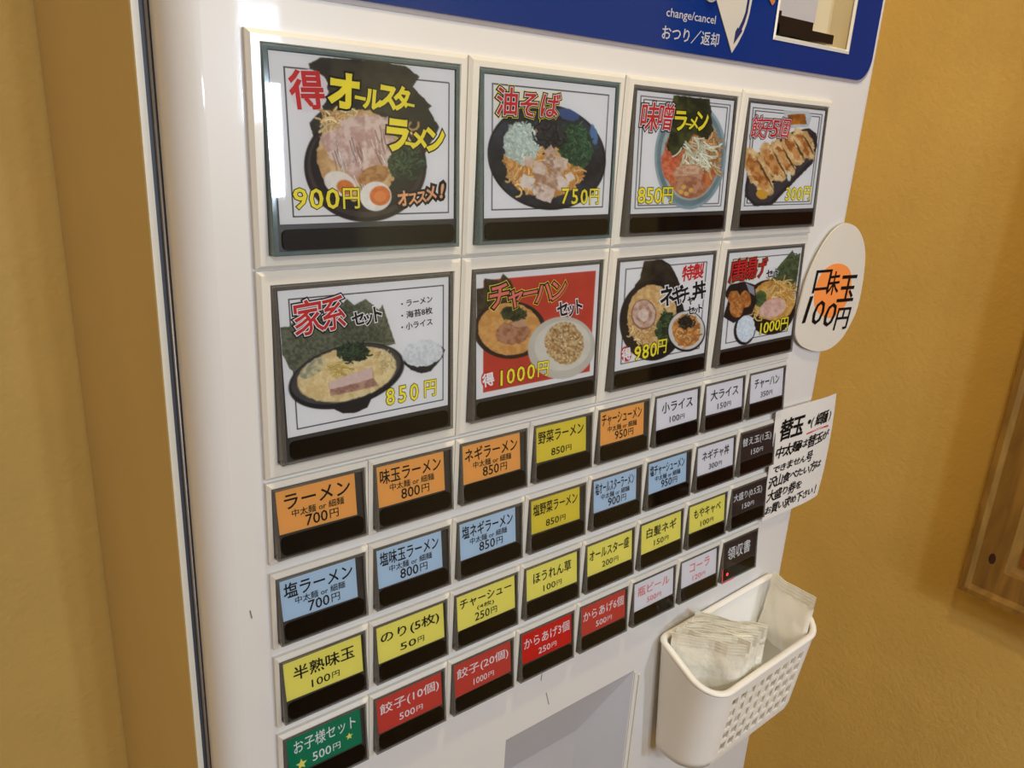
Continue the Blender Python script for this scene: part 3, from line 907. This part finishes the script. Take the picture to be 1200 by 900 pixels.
stylized(pt, F, root, [('味', 180, 246, 92, 158, 2), ('噌', 258, 246, 84, 150, 0)], RWB, shear=.1)
stylized(pt, F, root, [('ラ', 334, 262, 76, 124, 2), ('ー', 372, 282, 36, 60, -6), ('メ', 398, 274, 56, 84, 0), ('ン', 446, 262, 72, 130, 8)], [(ink_m, 0.078), (yelink_m, 0.03)])
stylized(pt, F, root, [('8', 130, 640, 50, 118, 0), ('5', 172, 641, 50, 118, 0), ('0', 214, 641, 50, 118, 0), ('円', 262, 640, 62, 100, 0)], YB_, 'price')
# --- 4 gyoza
root, P, q, pt, F = big(0, 3, [(690, 170), (1070, 213), (1000, 706), (630, 716)], 150, 190, 'large photo button of five dumplings on a black tray, 300 yen')
border(pt, 0.07, 0.93, 0.065, 0.93, True)
pt.poly([(655, 590), (652, 640), (700, 695), (790, 690), (1000, 480), (1028, 380), (1022, 330), (985, 300), (900, 320), (700, 440)], (44, 42, 44), rough=3, var=.2, sc=60)
pt.poly([(668, 600), (672, 640), (710, 680), (780, 675), (985, 470), (1010, 370), (985, 320), (900, 340), (710, 450)], (62, 58, 62), rough=3, var=.2, sc=60)
pt.poly([(860, 210), (985, 215), (1000, 240), (985, 295), (885, 300), (858, 285)], (196, 198, 196), rough=3, var=.06)
pt.poly([(880, 232), (968, 228), (975, 280), (880, 282)], (196, 118, 36), rough=4, col2=(150, 84, 28), sc=30)
for x, y, rx, ry in ((955, 380, 46, 88), (905, 405, 46, 90), (850, 450, 48, 98), (800, 470, 48, 108), (722, 520, 54, 140)):
    pt.ell(x, y, rx, ry, (206, 160, 100), rot=-28, rough=12, col2=(232, 200, 146), sc=22)
    pt.ell(x - 4, y + 6, rx * .55, ry * .7, (168, 98, 44), rot=-28, rough=18, col2=(212, 156, 92), sc=24)
    pt.ell(x + rx * .65, y + 8, 5, ry * .6, (92, 62, 36), rot=-28, rough=5)
pt.ell(740, 635, 30, 24, (214, 160, 56), rough=6); pt.ell(880, 545, 10, 26, (222, 220, 200), rough=3)
pt.ell(800, 572, 8, 6, (20, 18, 20))
pt.mesh(P, q, root)
stylized(pt, F, root, [('餃', 724, 296, 62, 118, 2), ('子', 770, 302, 56, 112, 0), ('5', 812, 300, 54, 128, 0), ('個', 856, 302, 62, 112, 0)], RWB, shear=.12)
stylized(pt, F, root, [('3', 872, 632, 38, 100, 0), ('0', 902, 632, 38, 100, 0), ('0', 933, 632, 38, 100, 0), ('円', 970, 630, 46, 88, 0)], YB_, 'price')
# --- 5 iekei set
root, P, q, pt, F = big(1, 0, [(116, 136), (810, 87), (808, 598), (150, 733)], 250, 210, 'large photo button of the ramen set with rice and seaweed, 850 yen')
border(pt, 0.055, 0.965, 0.06, 0.95)
pt.poly([(125, 285), (160, 280), (185, 255), (345, 232), (400, 170), (430, 196), (476, 170), (530, 215), (545, 196), (597, 352), (480, 380), (260, 430), (205, 480), (160, 450), (132, 390)], (78, 80, 62), rough=3, col2=(112, 112, 88), sc=10)
pt.poly([(340, 240), (400, 172), (450, 230), (540, 300), (560, 350), (360, 330)], (98, 100, 78), rough=3, col2=(70, 72, 54), sc=9)
pt.poly([(338, 612), (500, 570), (480, 610), (430, 630), (380, 632)], (34, 28, 30), rough=2)
pt.ell(394, 482, 244, 122, (30, 28, 32), rot=-15, var=.2, sc=60)
pt.ell(392, 474, 232, 110, (70, 66, 66), rot=-15, var=.2, sc=60)
pt.ell(396, 474, 208, 105, (214, 184, 128), rot=-13, rough=4, col2=(232, 208, 156), sc=18)
pt.ell(260, 450, 60, 26, (150, 146, 120), rot=-35, rough=8, col2=(214, 196, 150), sc=16)
pt.strands(345, 450, 40, 24, 22, 60, 3, [(206, 170, 84), (226, 196, 120)], 3, ang=0, spread=60)
pt.strands(545, 420, 40, 40, 30, 30, 1.6, [(240, 222, 176), (200, 168, 110)], 4)
pt.ell(425, 385, 66, 40, (34, 48, 34), rough=18, col2=(60, 76, 50), sc=12)
pt.strands(425, 388, 60, 36, 50, 34, 3, [(66, 88, 56), (24, 36, 26), (46, 64, 42)], 5)
pt.poly([(322, 508), (502, 446), (508, 490), (528, 520), (420, 545), (330, 562)], (190, 148, 128), rough=3, col2=(150, 108, 92), sc=20)
pt.poly([(322, 505), (500, 446), (506, 490), (400, 520), (325, 535)], (216, 186, 174), rough=3, var=.05, sc=16)
pt.poly([(628, 432), (660, 458), (700, 472), (740, 462), (785, 410), (797, 378), (780, 362), (640, 400)], (36, 32, 38), rough=2)
pt.ell(706, 392, 82, 52, (206, 204, 202), rot=-8, rough=6, col2=(226, 224, 222), sc=9)
pt.mesh(P, q, root)
stylized(pt, F, root, [('家', 243, 246, 120, 150, 5), ('系', 346, 230, 104, 150, 4)], RWB, shear=.05)
stylized(pt, F, root, [('セ', 445, 250, 56, 66, 6), ('ッ', 486, 248, 50, 64, 6), ('ト', 526, 232, 56, 76, 6)], KW, 'set_word')
for t_, y_, e_ in (('・ラーメン', 184, 14), ('・海苔8枚', 230, 10), ('・小ライス', 276, 14)):
    stylized(pt, F, root, [(t_, 684, y_, 140, 34, 4)], [(ink_m, 0.02)], 'contents_line')
stylized(pt, F, root, [('8', 575, 562, 52, 108, 0), ('5', 624, 552, 52, 108, 0), ('0', 672, 544, 52, 108, 0), ('円', 737, 530, 66, 88, 0)], YB_, 'price')
# --- 6 chahan set
root, P, q, pt, F = big(1, 1, [(83, 140), (690, 90), (652, 640), (70, 752)], 210, 190, 'large photo button of the fried rice set on a red ground, 1000 yen')
pt.poly([(118, 168), (671, 122), (634, 620), (104, 718)], (190, 62, 46), var=.06, sc=60)
pt.poly([(83, 210), (122, 205), (122, 160), (195, 168), (216, 136), (250, 170), (275, 240), (300, 300), (130, 390), (80, 400)], (52, 42, 28), rough=3, col2=(78, 64, 42), sc=20)
pt.ell(242, 412, 178, 142, (44, 30, 26), var=.2, sc=60)
pt.ell(240, 408, 154, 128, (200, 142, 74), rough=4, col2=(216, 164, 96), sc=20)
pt.ell(262, 332, 64, 36, (44, 48, 30), rough=14, col2=(70, 74, 44), sc=12)
pt.strands(262, 332, 55, 30, 30, 30, 3, [(70, 80, 46), (34, 38, 24)], 4)
pt.ell(255, 428, 84, 56, (150, 98, 66), rot=-8, rough=8, col2=(184, 134, 100), sc=18)
pt.poly([(245, 380), (310, 360), (340, 395), (270, 400)], (196, 150, 116), rough=4, var=.06)
pt.ell(496, 502, 168, 152, (196, 186, 170), rot=-15, var=.05, sc=80)
pt.ell(502, 492, 140, 122, (212, 203, 188), rot=-15, var=.04, sc=60)
pt.ell(510, 480, 96, 104, (166, 124, 74), rot=-15, rough=10, col2=(212, 182, 136), sc=9)
pt.strands(510, 480, 84, 90, 120, 11, 3.4, [(226, 200, 156), (190, 150, 96), (150, 104, 62)], 6)
pt.ell(130, 655, 34, 44, (196, 44, 40))
pt.mesh(P, q, root)
stylized(pt, F, root, [('チ', 192, 246, 104, 136, 6), ('ャ', 272, 248, 90, 120, 6), ('ー', 345, 232, 84, 110, 6), ('ハ', 412, 230, 96, 120, 8), ('ン', 486, 216, 92, 120, 8)], [(yelink_m, 0.10), (ink_m, 0.078), (mat('salmon_ink', rgb(226, 110, 90), 0.5), 0.02)], shear=.15)
stylized(pt, F, root, [('セ', 502, 312, 62, 90, 6), ('ッ', 544, 312, 50, 84, 6), ('ト', 586, 298, 56, 90, 6)], KW, 'set_word')
stylized(pt, F, root, [('得', 131, 656, 56, 72, 6)], [(whiteink_m, 0.03)], 'value_mark')
stylized(pt, F, root, [('1', 196, 646, 54, 112, 0), ('0', 242, 636, 54, 112, 0), ('0', 292, 626, 54, 112, 0), ('0', 342, 616, 54, 112, 0), ('円', 402, 604, 66, 92, 0)], YB_, 'price')
# --- 7 negicha set
root, P, q, pt, F = big(1, 2, [(118, 172), (612, 126), (553, 664), (73, 742)], 170, 200, 'large photo button of the special ramen and rice bowl set, 980 yen')
border(pt, 0.06, 0.93, 0.065, 0.94)
pt.poly([(240, 165), (330, 153), (375, 182), (400, 220), (432, 300), (420, 420), (180, 420), (190, 290), (215, 260)], (44, 36, 28), rough=3, col2=(66, 54, 40), sc=40)
pt.ell(278, 480, 172, 214, (34, 28, 28), rot=5, var=.2, sc=60)
pt.ell(276, 456, 130, 168, (204, 160, 100), rot=5, rough=5, col2=(226, 190, 134), sc=16)
pt.strands(230, 540, 80, 80, 70, 60, 4, [(216, 168, 104), (190, 140, 84), (232, 196, 140)], 1)
pt.ell(345, 520, 50, 88, (48, 66, 40), rot=15, rough=14, col2=(80, 96, 56), sc=14)
pt.strands(345, 520, 44, 80, 50, 36, 3.4, [(80, 100, 58), (36, 50, 32)], 3)
pt.ell(232, 446, 66, 80, (140, 96, 74)); pt.ell(232, 444, 60, 74, (214, 186, 168), rough=4, col2=(186, 146, 126), sc=22)
pt.ell(232, 446, 42, 52, (170, 124, 104), rough=5, col2=(206, 170, 150), sc=18); pt.ell(230, 448, 26, 34, (220, 196, 178), rough=6, var=.1)
pt.ell(458, 542, 104, 112, (30, 26, 28)); pt.ell(458, 538, 98, 104, (214, 206, 196), var=.05)
pt.ell(458, 538, 78, 88, (186, 116, 54), rough=6, col2=(214, 156, 90), sc=14)
pt.strands(455, 545, 60, 66, 60, 50, 4, [(222, 160, 86), (180, 110, 54), (236, 196, 130)], 5)
pt.ell(455, 495, 40, 38, (44, 38, 30), rough=12, col2=(84, 76, 54), sc=8)
pt.strands(458, 490, 46, 34, 26, 30, 2.4, [(34, 30, 26)], 6)
pt.ell(135, 652, 28, 40, (190, 40, 38))
pt.mesh(P, q, root)
stylized(pt, F, root, [('特', 470, 228, 66, 90, 6), ('製', 528, 218, 66, 92, 4)], [(redink_m, 0.028)], 'special_mark', shear=.15)
stylized(pt, F, root, [('ネ', 356, 352, 82, 122, 6), ('ギ', 414, 348, 70, 110, 6), ('チ', 452, 346, 56, 100, 6), ('ャ', 482, 370, 46, 64, 4), ('丼', 530, 322, 82, 110, 6)], KW)
stylized(pt, F, root, [('セ', 482, 430, 46, 56, 6), ('ッ', 508, 428, 36, 52, 6), ('ト', 536, 418, 44, 58, 6)], KW, 'set_word')
stylized(pt, F, root, [('得', 136, 654, 48, 70, 6)], [(whiteink_m, 0.03)], 'value_mark')
stylized(pt, F, root, [('9', 194, 648, 48, 112, 0), ('8', 236, 640, 48, 112, 0), ('0', 278, 632, 48, 112, 0), ('円', 324, 618, 58, 92, 0)], YB_, 'price')
# --- 8 karaage set
root, P, q, pt, F = big(1, 3, [(706, 120), (1086, 88), (1010, 562), (638, 636)], 150, 190, 'large photo button of the fried chicken set with a green seaweed sheet, 1000 yen')
border(pt, 0.06, 0.93, 0.065, 0.94)
pt.poly([(950, 200), (1035, 105), (1048, 130), (1078, 122), (1070, 160), (1040, 330), (900, 300)], (58, 72, 44), rough=3, col2=(92, 104, 70), sc=12)
pt.ell(905, 410, 132, 148, (28, 22, 22), rot=10, var=.2, sc=40)
pt.ell(925, 375, 112, 108, (200, 144, 66), rough=5, col2=(224, 176, 98), sc=16)
pt.strands(960, 330, 70, 60, 60, 60, 3.6, [(226, 174, 92), (196, 140, 66), (238, 200, 130)], 1)
pt.strands(850, 440, 40, 30, 26, 40, 3.6, [(226, 174, 92), (238, 200, 130)], 2)
pt.ell(858, 362, 30, 46, (58, 82, 44), rough=10, col2=(90, 112, 60), sc=10)
pt.ell(920, 415, 74, 50, (206, 160, 140), rot=-25, rough=5, col2=(226, 190, 172), sc=18)
pt.poly([(700, 290), (775, 270), (830, 290), (838, 380), (810, 440), (712, 494), (660, 460), (690, 370), (670, 340)], (34, 26, 26), rough=2, var=.2)
pt.poly([(785, 278), (826, 300), (830, 350), (800, 330)], (150, 150, 158), rough=2)
for x, y, rx, ry in ((722, 362, 34, 40), (778, 366, 30, 44), (730, 420, 36, 44), (745, 392, 30, 34)):
    pt.ell(x, y, rx, ry, (164, 94, 40), rough=6, col2=(208, 144, 78), sc=16)
pt.ell(768, 530, 56, 82, (24, 20, 22), rot=12); pt.ell(774, 524, 48, 74, (206, 210, 214), rot=12, rough=5, col2=(228, 230, 232), sc=8)
pt.mesh(P, q, root)
stylized(pt, F, root, [('唐', 742, 214, 76, 122, 5), ('揚', 806, 204, 74, 122, 5), ('げ', 864, 200, 72, 112, 5)], [(mat('tan_ink', rgb(196, 168, 120), 0.5), 0.078), (ink_m, 0.050), (redink_m, 0.012)], shear=.12)
stylized(pt, F, root, [('セ', 908, 230, 36, 52, 6), ('ッ', 928, 228, 28, 48, 6), ('ト', 948, 222, 30, 54, 6)], KW, 'set_word')
stylized(pt, F, root, [('1', 852, 524, 40, 92, 0), ('0', 880, 518, 40, 92, 0), ('0', 910, 510, 40, 92, 0), ('0', 940, 504, 40, 92, 0), ('円', 976, 498, 50, 84, 0)], YB_, 'price')

# ------------------------------------------------------------------ hand-written signs
def smooth_closed(p, n=4):
    out = []
    k = len(p)
    for i in range(k):
        p0, p1, p2, p3 = p[i - 1], p[i], p[(i + 1) % k], p[(i + 2) % k]
        for j in range(n):
            t = j / n
            out.append(tuple(0.5 * ((2 * p1[a]) + (-p0[a] + p2[a]) * t + (2 * p0[a] - 5 * p1[a] + 4 * p2[a] - p3[a]) * t * t + (-p0[a] + 3 * p1[a] - 3 * p2[a] + p3[a]) * t ** 3) for a in (0, 1)))
    return out
oval = [(8.583, 1.999), (8.855, 2.068), (9.193, 1.98), (9.446, 1.787), (9.594, 1.546), (9.677, 1.182), (9.679, 0.741), (9.565, 0.479), (9.369, 0.252), (9.096, 0.124), (8.793, 0.107), (8.475, 0.168), (8.193, 0.276), (8.022, 0.415), (7.958, 0.561), (7.953, 0.813), (8.001, 1.168), (8.085, 1.406), (8.211, 1.641), (8.385, 1.853)]
sg = thing('oval_sign', 'oval ivory sign with an orange spot and handwritten egg topping price, overhanging the machine edge', 'sign', (8.8, 0.0, 0.107))
SY = -0.02
plate([smooth_closed(oval)], SY, 0.022, 'sign_plate', magnet_m, sg)
org = [(8.563, 1.443), (8.851, 1.471), (9.145, 1.384), (9.298, 1.209), (9.341, 0.966), (9.235, 0.759), (9.01, 0.636), (8.766, 0.649), (8.496, 0.759), (8.343, 0.913), (8.304, 1.099), (8.362, 1.298)]
plate([smooth_closed(org)], SY - 0.004, 0.003, 'orange_spot', orangepatch_m, sg)
def box_map(x0, x1, z0, z1, y, dz=0.0, sh=0.0):
    return lambda u, v: (x0 + (x1 - x0) * u + sh * v, y, z0 + (z1 - z0) * v + dz * u)
text_obj('handwriting', '口', box_map(8.23, 8.66, 1.07, 1.40, SY - 0.006, -0.01, 0.03), ink_m, sg, 0.012)
text_obj('handwriting', '未', box_map(8.62, 8.95, 1.00, 1.35, SY - 0.006, 0.0, 0.02), ink_m, sg, 0.015)
text_obj('handwriting', '玉', box_map(8.98, 9.46, 0.87, 1.27, SY - 0.006, -0.02, 0.02), ink_m, sg, 0.018)
text_obj('handwriting', '1', box_map(8.10, 8.18, 0.63, 1.02, SY - 0.006, 0.0, 0.10), ink_m, sg, 0.005)
text_obj('handwriting', '0', box_map(8.32, 8.62, 0.57, 0.93, SY - 0.006, 0.0, 0.08), ink_m, sg, 0.006)
text_obj('handwriting', '0', box_map(8.66, 8.98, 0.50, 0.86, SY - 0.006, 0.0, 0.08), ink_m, sg, 0.006)
text_obj('handwriting', '円', box_map(9.03, 9.42, 0.42, 0.76, SY - 0.006, -0.02, 0.05), ink_m, sg, 0.015)

nt_ = thing('paper_note', 'white paper note with black marker handwriting about extra noodles, below the oval sign', 'note', (8.7, 0.0, -2.6))
NY = -0.03
def curl(x, y, z):
    t = max(0.0, x - 8.95)
    return (x, y - 0.0 * t + 0.10 * t * t, z)
outl = [(7.797, -0.698), (9.592, -0.737), (9.653, -0.998), (9.699, -1.353), (9.719, -1.74), (9.70, -2.216), (9.619, -2.592), (8.861, -2.615), (7.959, -2.575), (7.899, -1.776), (7.849, -1.195)]
cols_ = 14
vv = []; ff = []
def edge_at(t):     # left and right x at height t (0 top, 1 bottom)
    L_ = [(-0.698, 7.80), (-1.195, 7.849), (-1.776, 7.88), (-2.60, 7.93)]
    R_ = [(-0.737, 9.592), (-0.998, 9.653), (-1.353, 9.699), (-1.74, 9.719), (-2.216, 9.70), (-2.60, 9.619)]
    def ip(T, z):
        for (za, xa), (zb, xb) in zip(T, T[1:]):
            if zb <= z <= za: return xa + (xb - xa) * (za - z) / (za - zb)
        return T[0][1] if z > T[0][0] else T[-1][1]
    z = -0.70 - 1.90 * t
    return ip(L_, z), ip(R_, z), z
rows_ = 12
for layer in (0, 1):
    for j in range(rows_ + 1):
        a_, c_, z_ = edge_at(j / rows_)
        for i in range(cols_ + 1):
            x_ = a_ + (c_ - a_) * i / cols_
            x2, y2, z2 = curl(x_, NY + layer * 0.006, z_)
            vv.append((x2, y2, z2 - 0.03 * (i / cols_) * (1 if j == 0 else 0)))
n1 = (rows_ + 1) * (cols_ + 1)
for j in range(rows_):
    for i in range(cols_):
        k = j * (cols_ + 1) + i
        ff.append((k, k + cols_ + 1, k + cols_ + 2, k + 1)); ff.append((n1 + k, n1 + k + 1, n1 + k + cols_ + 2, n1 + k + cols_ + 1))
obj('paper_sheet', vv, ff, paper_m, nt_, smooth=True)
def hand(text, x0, x1, z0, h, seed, bold, parent, m=ink_m, y=NY - 0.006, dz=0.0, sh=0.10, name='handwriting'):
    R = random.Random(seed)
    n = len(text); w = (x1 - x0) / n
    VV = []; FF = []
    for i, ch in enumerate(text):
        a, f = lettering(ch, bold)
        kana = ord(ch) < 0x3100 or ch in '!・（）()'
        hh = h * (0.74 if kana else 1.0) * R.uniform(0.92, 1.08)
        cx = x0 + w * (i + 0.5); cz = z0 + h * 0.45 + dz * i / n + R.uniform(-0.03, 0.03) * h
        th = math.radians(R.uniform(-5, 5)); k = len(VV)
        g, _ = glyphs(ch); mx = (g[:, 0].min() + g[:, 0].max()) / 2
        for p in a:
            dx = (p[0] - mx) * w * 1.12; dv = (p[1] - 0.36) * hh * 1.1
            ex = dx * math.cos(th) - dv * math.sin(th) + sh * dv; ev = dx * math.sin(th) + dv * math.cos(th)
            VV.append(curl(cx + ex, y - p[2], cz + ev))
        FF += [tuple(q + k for q in u) for u in f]
    obj(name, VV, FF, m, parent)
hand('替玉・', 8.02, 8.98, -1.24, 0.36, 1, 0.028, nt_, sh=.05)
hand('(細麺)', 8.82, 9.60, -1.18, 0.22, 2, 0.018, nt_)
b = MB()
b.loops([[curl(8.80, NY - 0.006, -1.285), curl(9.15, NY - 0.006, -1.268), curl(9.50, NY - 0.006, -1.292), curl(9.50, NY - 0.006, -1.262), curl(9.15, NY - 0.006, -1.238), curl(8.80, NY - 0.006, -1.262)]], cap1=True)
b.build('red_underline', redink_m, nt_)
hand('中太麺は替玉が', 7.99, 9.58, -1.53, 0.20, 3, 0.023, nt_)
hand('できません号', 7.99, 9.12, -1.80, 0.18, 4, 0.023, nt_)
hand('沢山食べたい方は', 7.94, 9.50, -2.03, 0.19, 5, 0.023, nt_)
hand('大盛り券を', 7.97, 8.95, -2.27, 0.19, 6, 0.023, nt_)
hand('お買い求め下さい！', 7.97, 9.56, -2.51, 0.19, 7, 0.023, nt_)

# ------------------------------------------------------------------ basket
bk = thing('plastic_basket', 'cream plastic basket with square holes hanging on the machine below the menu buttons', 'basket', (7.2, -0.5, -6.0))
# plan outline as a function of height; back edge high, front edge lower
def plan(t, off=0.0):
    """t 0 rim .. 1 bottom; returns list of (x, y, kind)"""
    x0 = 5.76 + 0.12 * t - off; x1 = 8.54 + 0.0 * t + off
    y0 = -0.02 - 0.06 * t + off; y1 = -1.03 + 0.20 * t - off
    rf, rb = 0.42, 0.10
    pts = []
    def arc(cx, cy, r, a0, a1, n, tag):
        for i in range(n + 1):
            a = math.radians(a0 + (a1 - a0) * i / n)
            pts.append((cx + r * math.cos(a), cy + r * math.sin(a), tag))
    arc(x0 + rb, y0 - rb, rb, 90, 180, 3, 's')
    arc(x0 + rf, y1 + rf, rf, 180, 270, 14, 's')
    fx0, fx1 = x0 + rf, x1 - 0.34
    NF = 19
    for i in range(1, NF):
        k = i + (-0.17 if i % 2 else 0.17)
        pts.append((fx0 + (fx1 - fx0) * k / NF, y1, 'f%d' % i))
    arc(x1 - 0.34, y1 + 0.34, 0.34, 270, 360, 6, 's')
    arc(x1 - rb, y0 - rb, rb, 0, 90, 3, 's')
    for i in range(1, 6):
        pts.append((x1 - rb + (x0 + rb - x1 + rb) * i / 6, y0, 's'))
    return pts
ZB = -5.80
def rimz(y, x=7.2):
    return -3.83 + 0.47 * min(0, y + 0.0)
def hang(v):
    return (v[0], v[1], v[2] + 0.045 * (v[0] - 7.2))
vsz = []; tags = []
levels = [0.0, 0.04, 0.10]
for _i in range(5):
    levels += [0.150 + 0.158 * _i, 0.262 + 0.158 * _i]
levels += [0.95, 1.0]
for t in levels:
    for x, y, tg in plan(t):
        zr = rimz(y)
        vsz.append((x, y, zr + (ZB - zr) * t))
n = len(plan(0))
tg0 = [p[2] for p in plan(0)]
ff = []
for j in range(len(levels) - 1):
    for i in range(n):
        i2 = (i + 1) % n
        a_ = tg0[i]
        hole = a_.startswith('f') and tg0[i2].startswith('f') and int(a_[1:]) % 2 == 1 and 3 <= j <= 11 and j % 2 == 1
        if not hole:
            ff.append((j * n + i, j * n + i2, (j + 1) * n + i2, (j + 1) * n + i))
vsz.append((7.2, -0.5, ZB)); cidx = len(vsz) - 1
for i in range(n):
    ff.append(((len(levels) - 1) * n + i, (len(levels) - 1) * n + (i + 1) % n, cidx))
vsz = [hang(v) for v in vsz]
bo = obj('basket_wall', vsz, ff, basket_m, bk)
md = bo.modifiers.new('thickness', 'SOLIDIFY'); md.thickness = 0.032 * U; md.offset = -1
for p in bo.data.polygons: p.use_smooth = abs(p.normal.y) < 0.985 and abs(p.normal.z) < 0.5
# rolled rim
b = MB()
P0 = plan(0, 0.0)
rl = []
for i in range(n):
    x, y, _ = P0[i]; xa, ya, _ = P0[i - 1]; xb, yb, _ = P0[(i + 1) % n]
    tx, ty = xb - xa, yb - ya; L_ = math.hypot(tx, ty) or 1; nx, ny = -ty / L_, tx / L_
    c_ = Vector(hang((x, y, rimz(y))))
    rl.append([tuple(c_ + Vector((nx, ny, 0)) * 0.055 * math.cos(a) + Vector((0, 0, 0.045 * math.sin(a) + 0.0))) for a in [k * math.pi / 4 for k in range(8)]])
b.loops(rl, close=True)
b.build('rolled_rim', basket_m, bk, smooth=True)
b = MB()
for hx in (6.2, 8.2):
    b.loops([[(hx + 0.16 * math.cos(a), y_, -4.5 + 0.16 * math.sin(a)) for a in [k * math.pi / 8 for k in range(16)]] for y_ in (-0.03, 0.048)], cap0=True, cap1=True)
b.build('suction_cup', mat('clear_rubber', rgb(200, 198, 190), 0.3, var=0.02), bk)

# ------------------------------------------------------------------ wrapped towels in the basket
film_m = mat('crinkled_film_towel', rgb(252, 246, 230), 0.15, coat=0.7, var=0.05, vscale=120, bump=0.8, bscale=140, bdist=0.0012)
film2_m = mat('smooth_film_towel', rgb(252, 246, 230), 0.2, coat=0.6, var=0.03, vscale=60, bump=0.3, bscale=60, bdist=0.001)
seam_m = mat('ribbed_film_seal', rgb(252, 245, 226), 0.15, coat=0.8, var=0.05, vscale=100, bump=0.4, bscale=300)
def packet(name, label, cx, cy, zt, w, h, th, lean, yaw, seed, group=None, film=film_m):
    """a flat towel in film standing on end: width w along local a, height h down from the top"""
    R = random.Random(seed)
    root = thing(name, label, 'wrapped towel', (cx, cy, zt - h), group)
    ca, sa = math.cos(math.radians(yaw)), math.sin(math.radians(yaw))
    cl, sl = math.cos(math.radians(lean)), math.sin(math.radians(lean))
    def T(a, t, d):     # a along the width, t height down from top, d thickness direction
        x = d * cl + (h - t) * sl; z = zt - h + (h - t) * cl - d * sl
        return (cx + x * ca - a * sa - h * sl * ca, cy + x * sa + a * ca, z)
    NA, NT = 12, 16
    ph = [R.uniform(0, 6) for _ in range(6)]
    def thick(a, t):
        ea = max(0.0, 1 - (abs(a) / (w / 2)) ** 6); et = min(1.0, max(0.0, (t - 0.24) / 0.22)) * min(1.0, max(0.0, (h - 0.1 - t) / 0.2))
        return th / 2 * (ea ** 0.5) * (et ** 0.6) + 0.006
    def wav(a, t):
        return 0.020 * math.sin(9 * a + ph[0] + 2 * t) + 0.014 * math.sin(17 * a + ph[1]) * math.exp(-t) + 0.02 * math.sin(5 * t + ph[2])
    b = MB(); vv = []
    for s_ in (-1, 1):
        for j in range(NT + 1):
            t = 0.20 + (h - 0.20) * j / NT
            for i in range(NA + 1):
                a = -w / 2 + w * i / NA
                vv.append(T(a, t, wav(a, t) + s_ * (thick(a, t) + 0.01 * math.sin(23 * a + 13 * t + ph[3] * s_))))
    m_ = (NT + 1) * (NA + 1); fs = []
    for j in range(NT):
        for i in range(NA):
            k = j * (NA + 1) + i
            fs.append((k, k + 1, k + NA + 2, k + NA + 1)); fs.append((m_ + k, m_ + k + NA + 1, m_ + k + NA + 2, m_ + k + 1))
    for j in range(NT):
        for i in (0, NA):
            k = j * (NA + 1) + i
            fs.append((k, k + NA + 1, m_ + k + NA + 1, m_ + k))
    obj('towel_wrapper', vv, fs, film, root, smooth=True)
    # ribbed seal along the top
    vv = []; fs = []
    NR = 4
    for s_ in (-1, 1):
        for j in range(NR * 2 + 1):
            t = 0.22 * j / (NR * 2)
            for i in range(NA + 1):
                a = -w / 2 + w * i / NA
                vv.append(T(a, t, wav(a, 0.2) + s_ * 0.008 + (0.0012 if j % 2 else -0.0012) + 0.05 * (0.2 - t) * math.sin(6 * a + ph[4])))
    m_ = (NR * 2 + 1) * (NA + 1)
    for j in range(NR * 2):
        for i in range(NA):
            k = j * (NA + 1) + i
            fs.append((k, k + 1, k + NA + 2, k + NA + 1)); fs.append((m_ + k, m_ + k + NA + 1, m_ + k + NA + 2, m_ + k + 1))
    for i in range(NA):
        fs.append((i, m_ + i, m_ + i + 1, i + 1))
    obj('crimped_seal', vv, fs, seam_m, root)
    return root
plab = ['clear wrapped hand towel leaning on the left end of the basket, lowest of the bunch',
        'clear wrapped hand towel second from the left end of the basket',
        'clear wrapped hand towel third from the left end of the basket',
        'clear wrapped hand towel in the middle of the left bunch, crimped seal up',
        'clear wrapped hand towel just right of the middle of the left bunch',
        'clear wrapped hand towel second from the right in the left bunch',
        'clear wrapped hand towel on the right face of the left bunch']
for i in range(7):
    packet('wrapped_towel', plab[i], 6.17 + 0.085 * i, -0.50 + 0.002 * i, -3.74 + 0.02 * i + 0.02 * (i % 2), 1.06, 1.15, 0.13, -5, 37 + 2 * (i % 3), 100 + i, 'wrapped towels bunched in the basket')
packet('wrapped_towel', 'single wrapped hand towel standing against the right end of the basket', 8.32, -0.52, -3.62, 0.86, 1.15, 0.10, 5, -6, 300, None, film2_m)
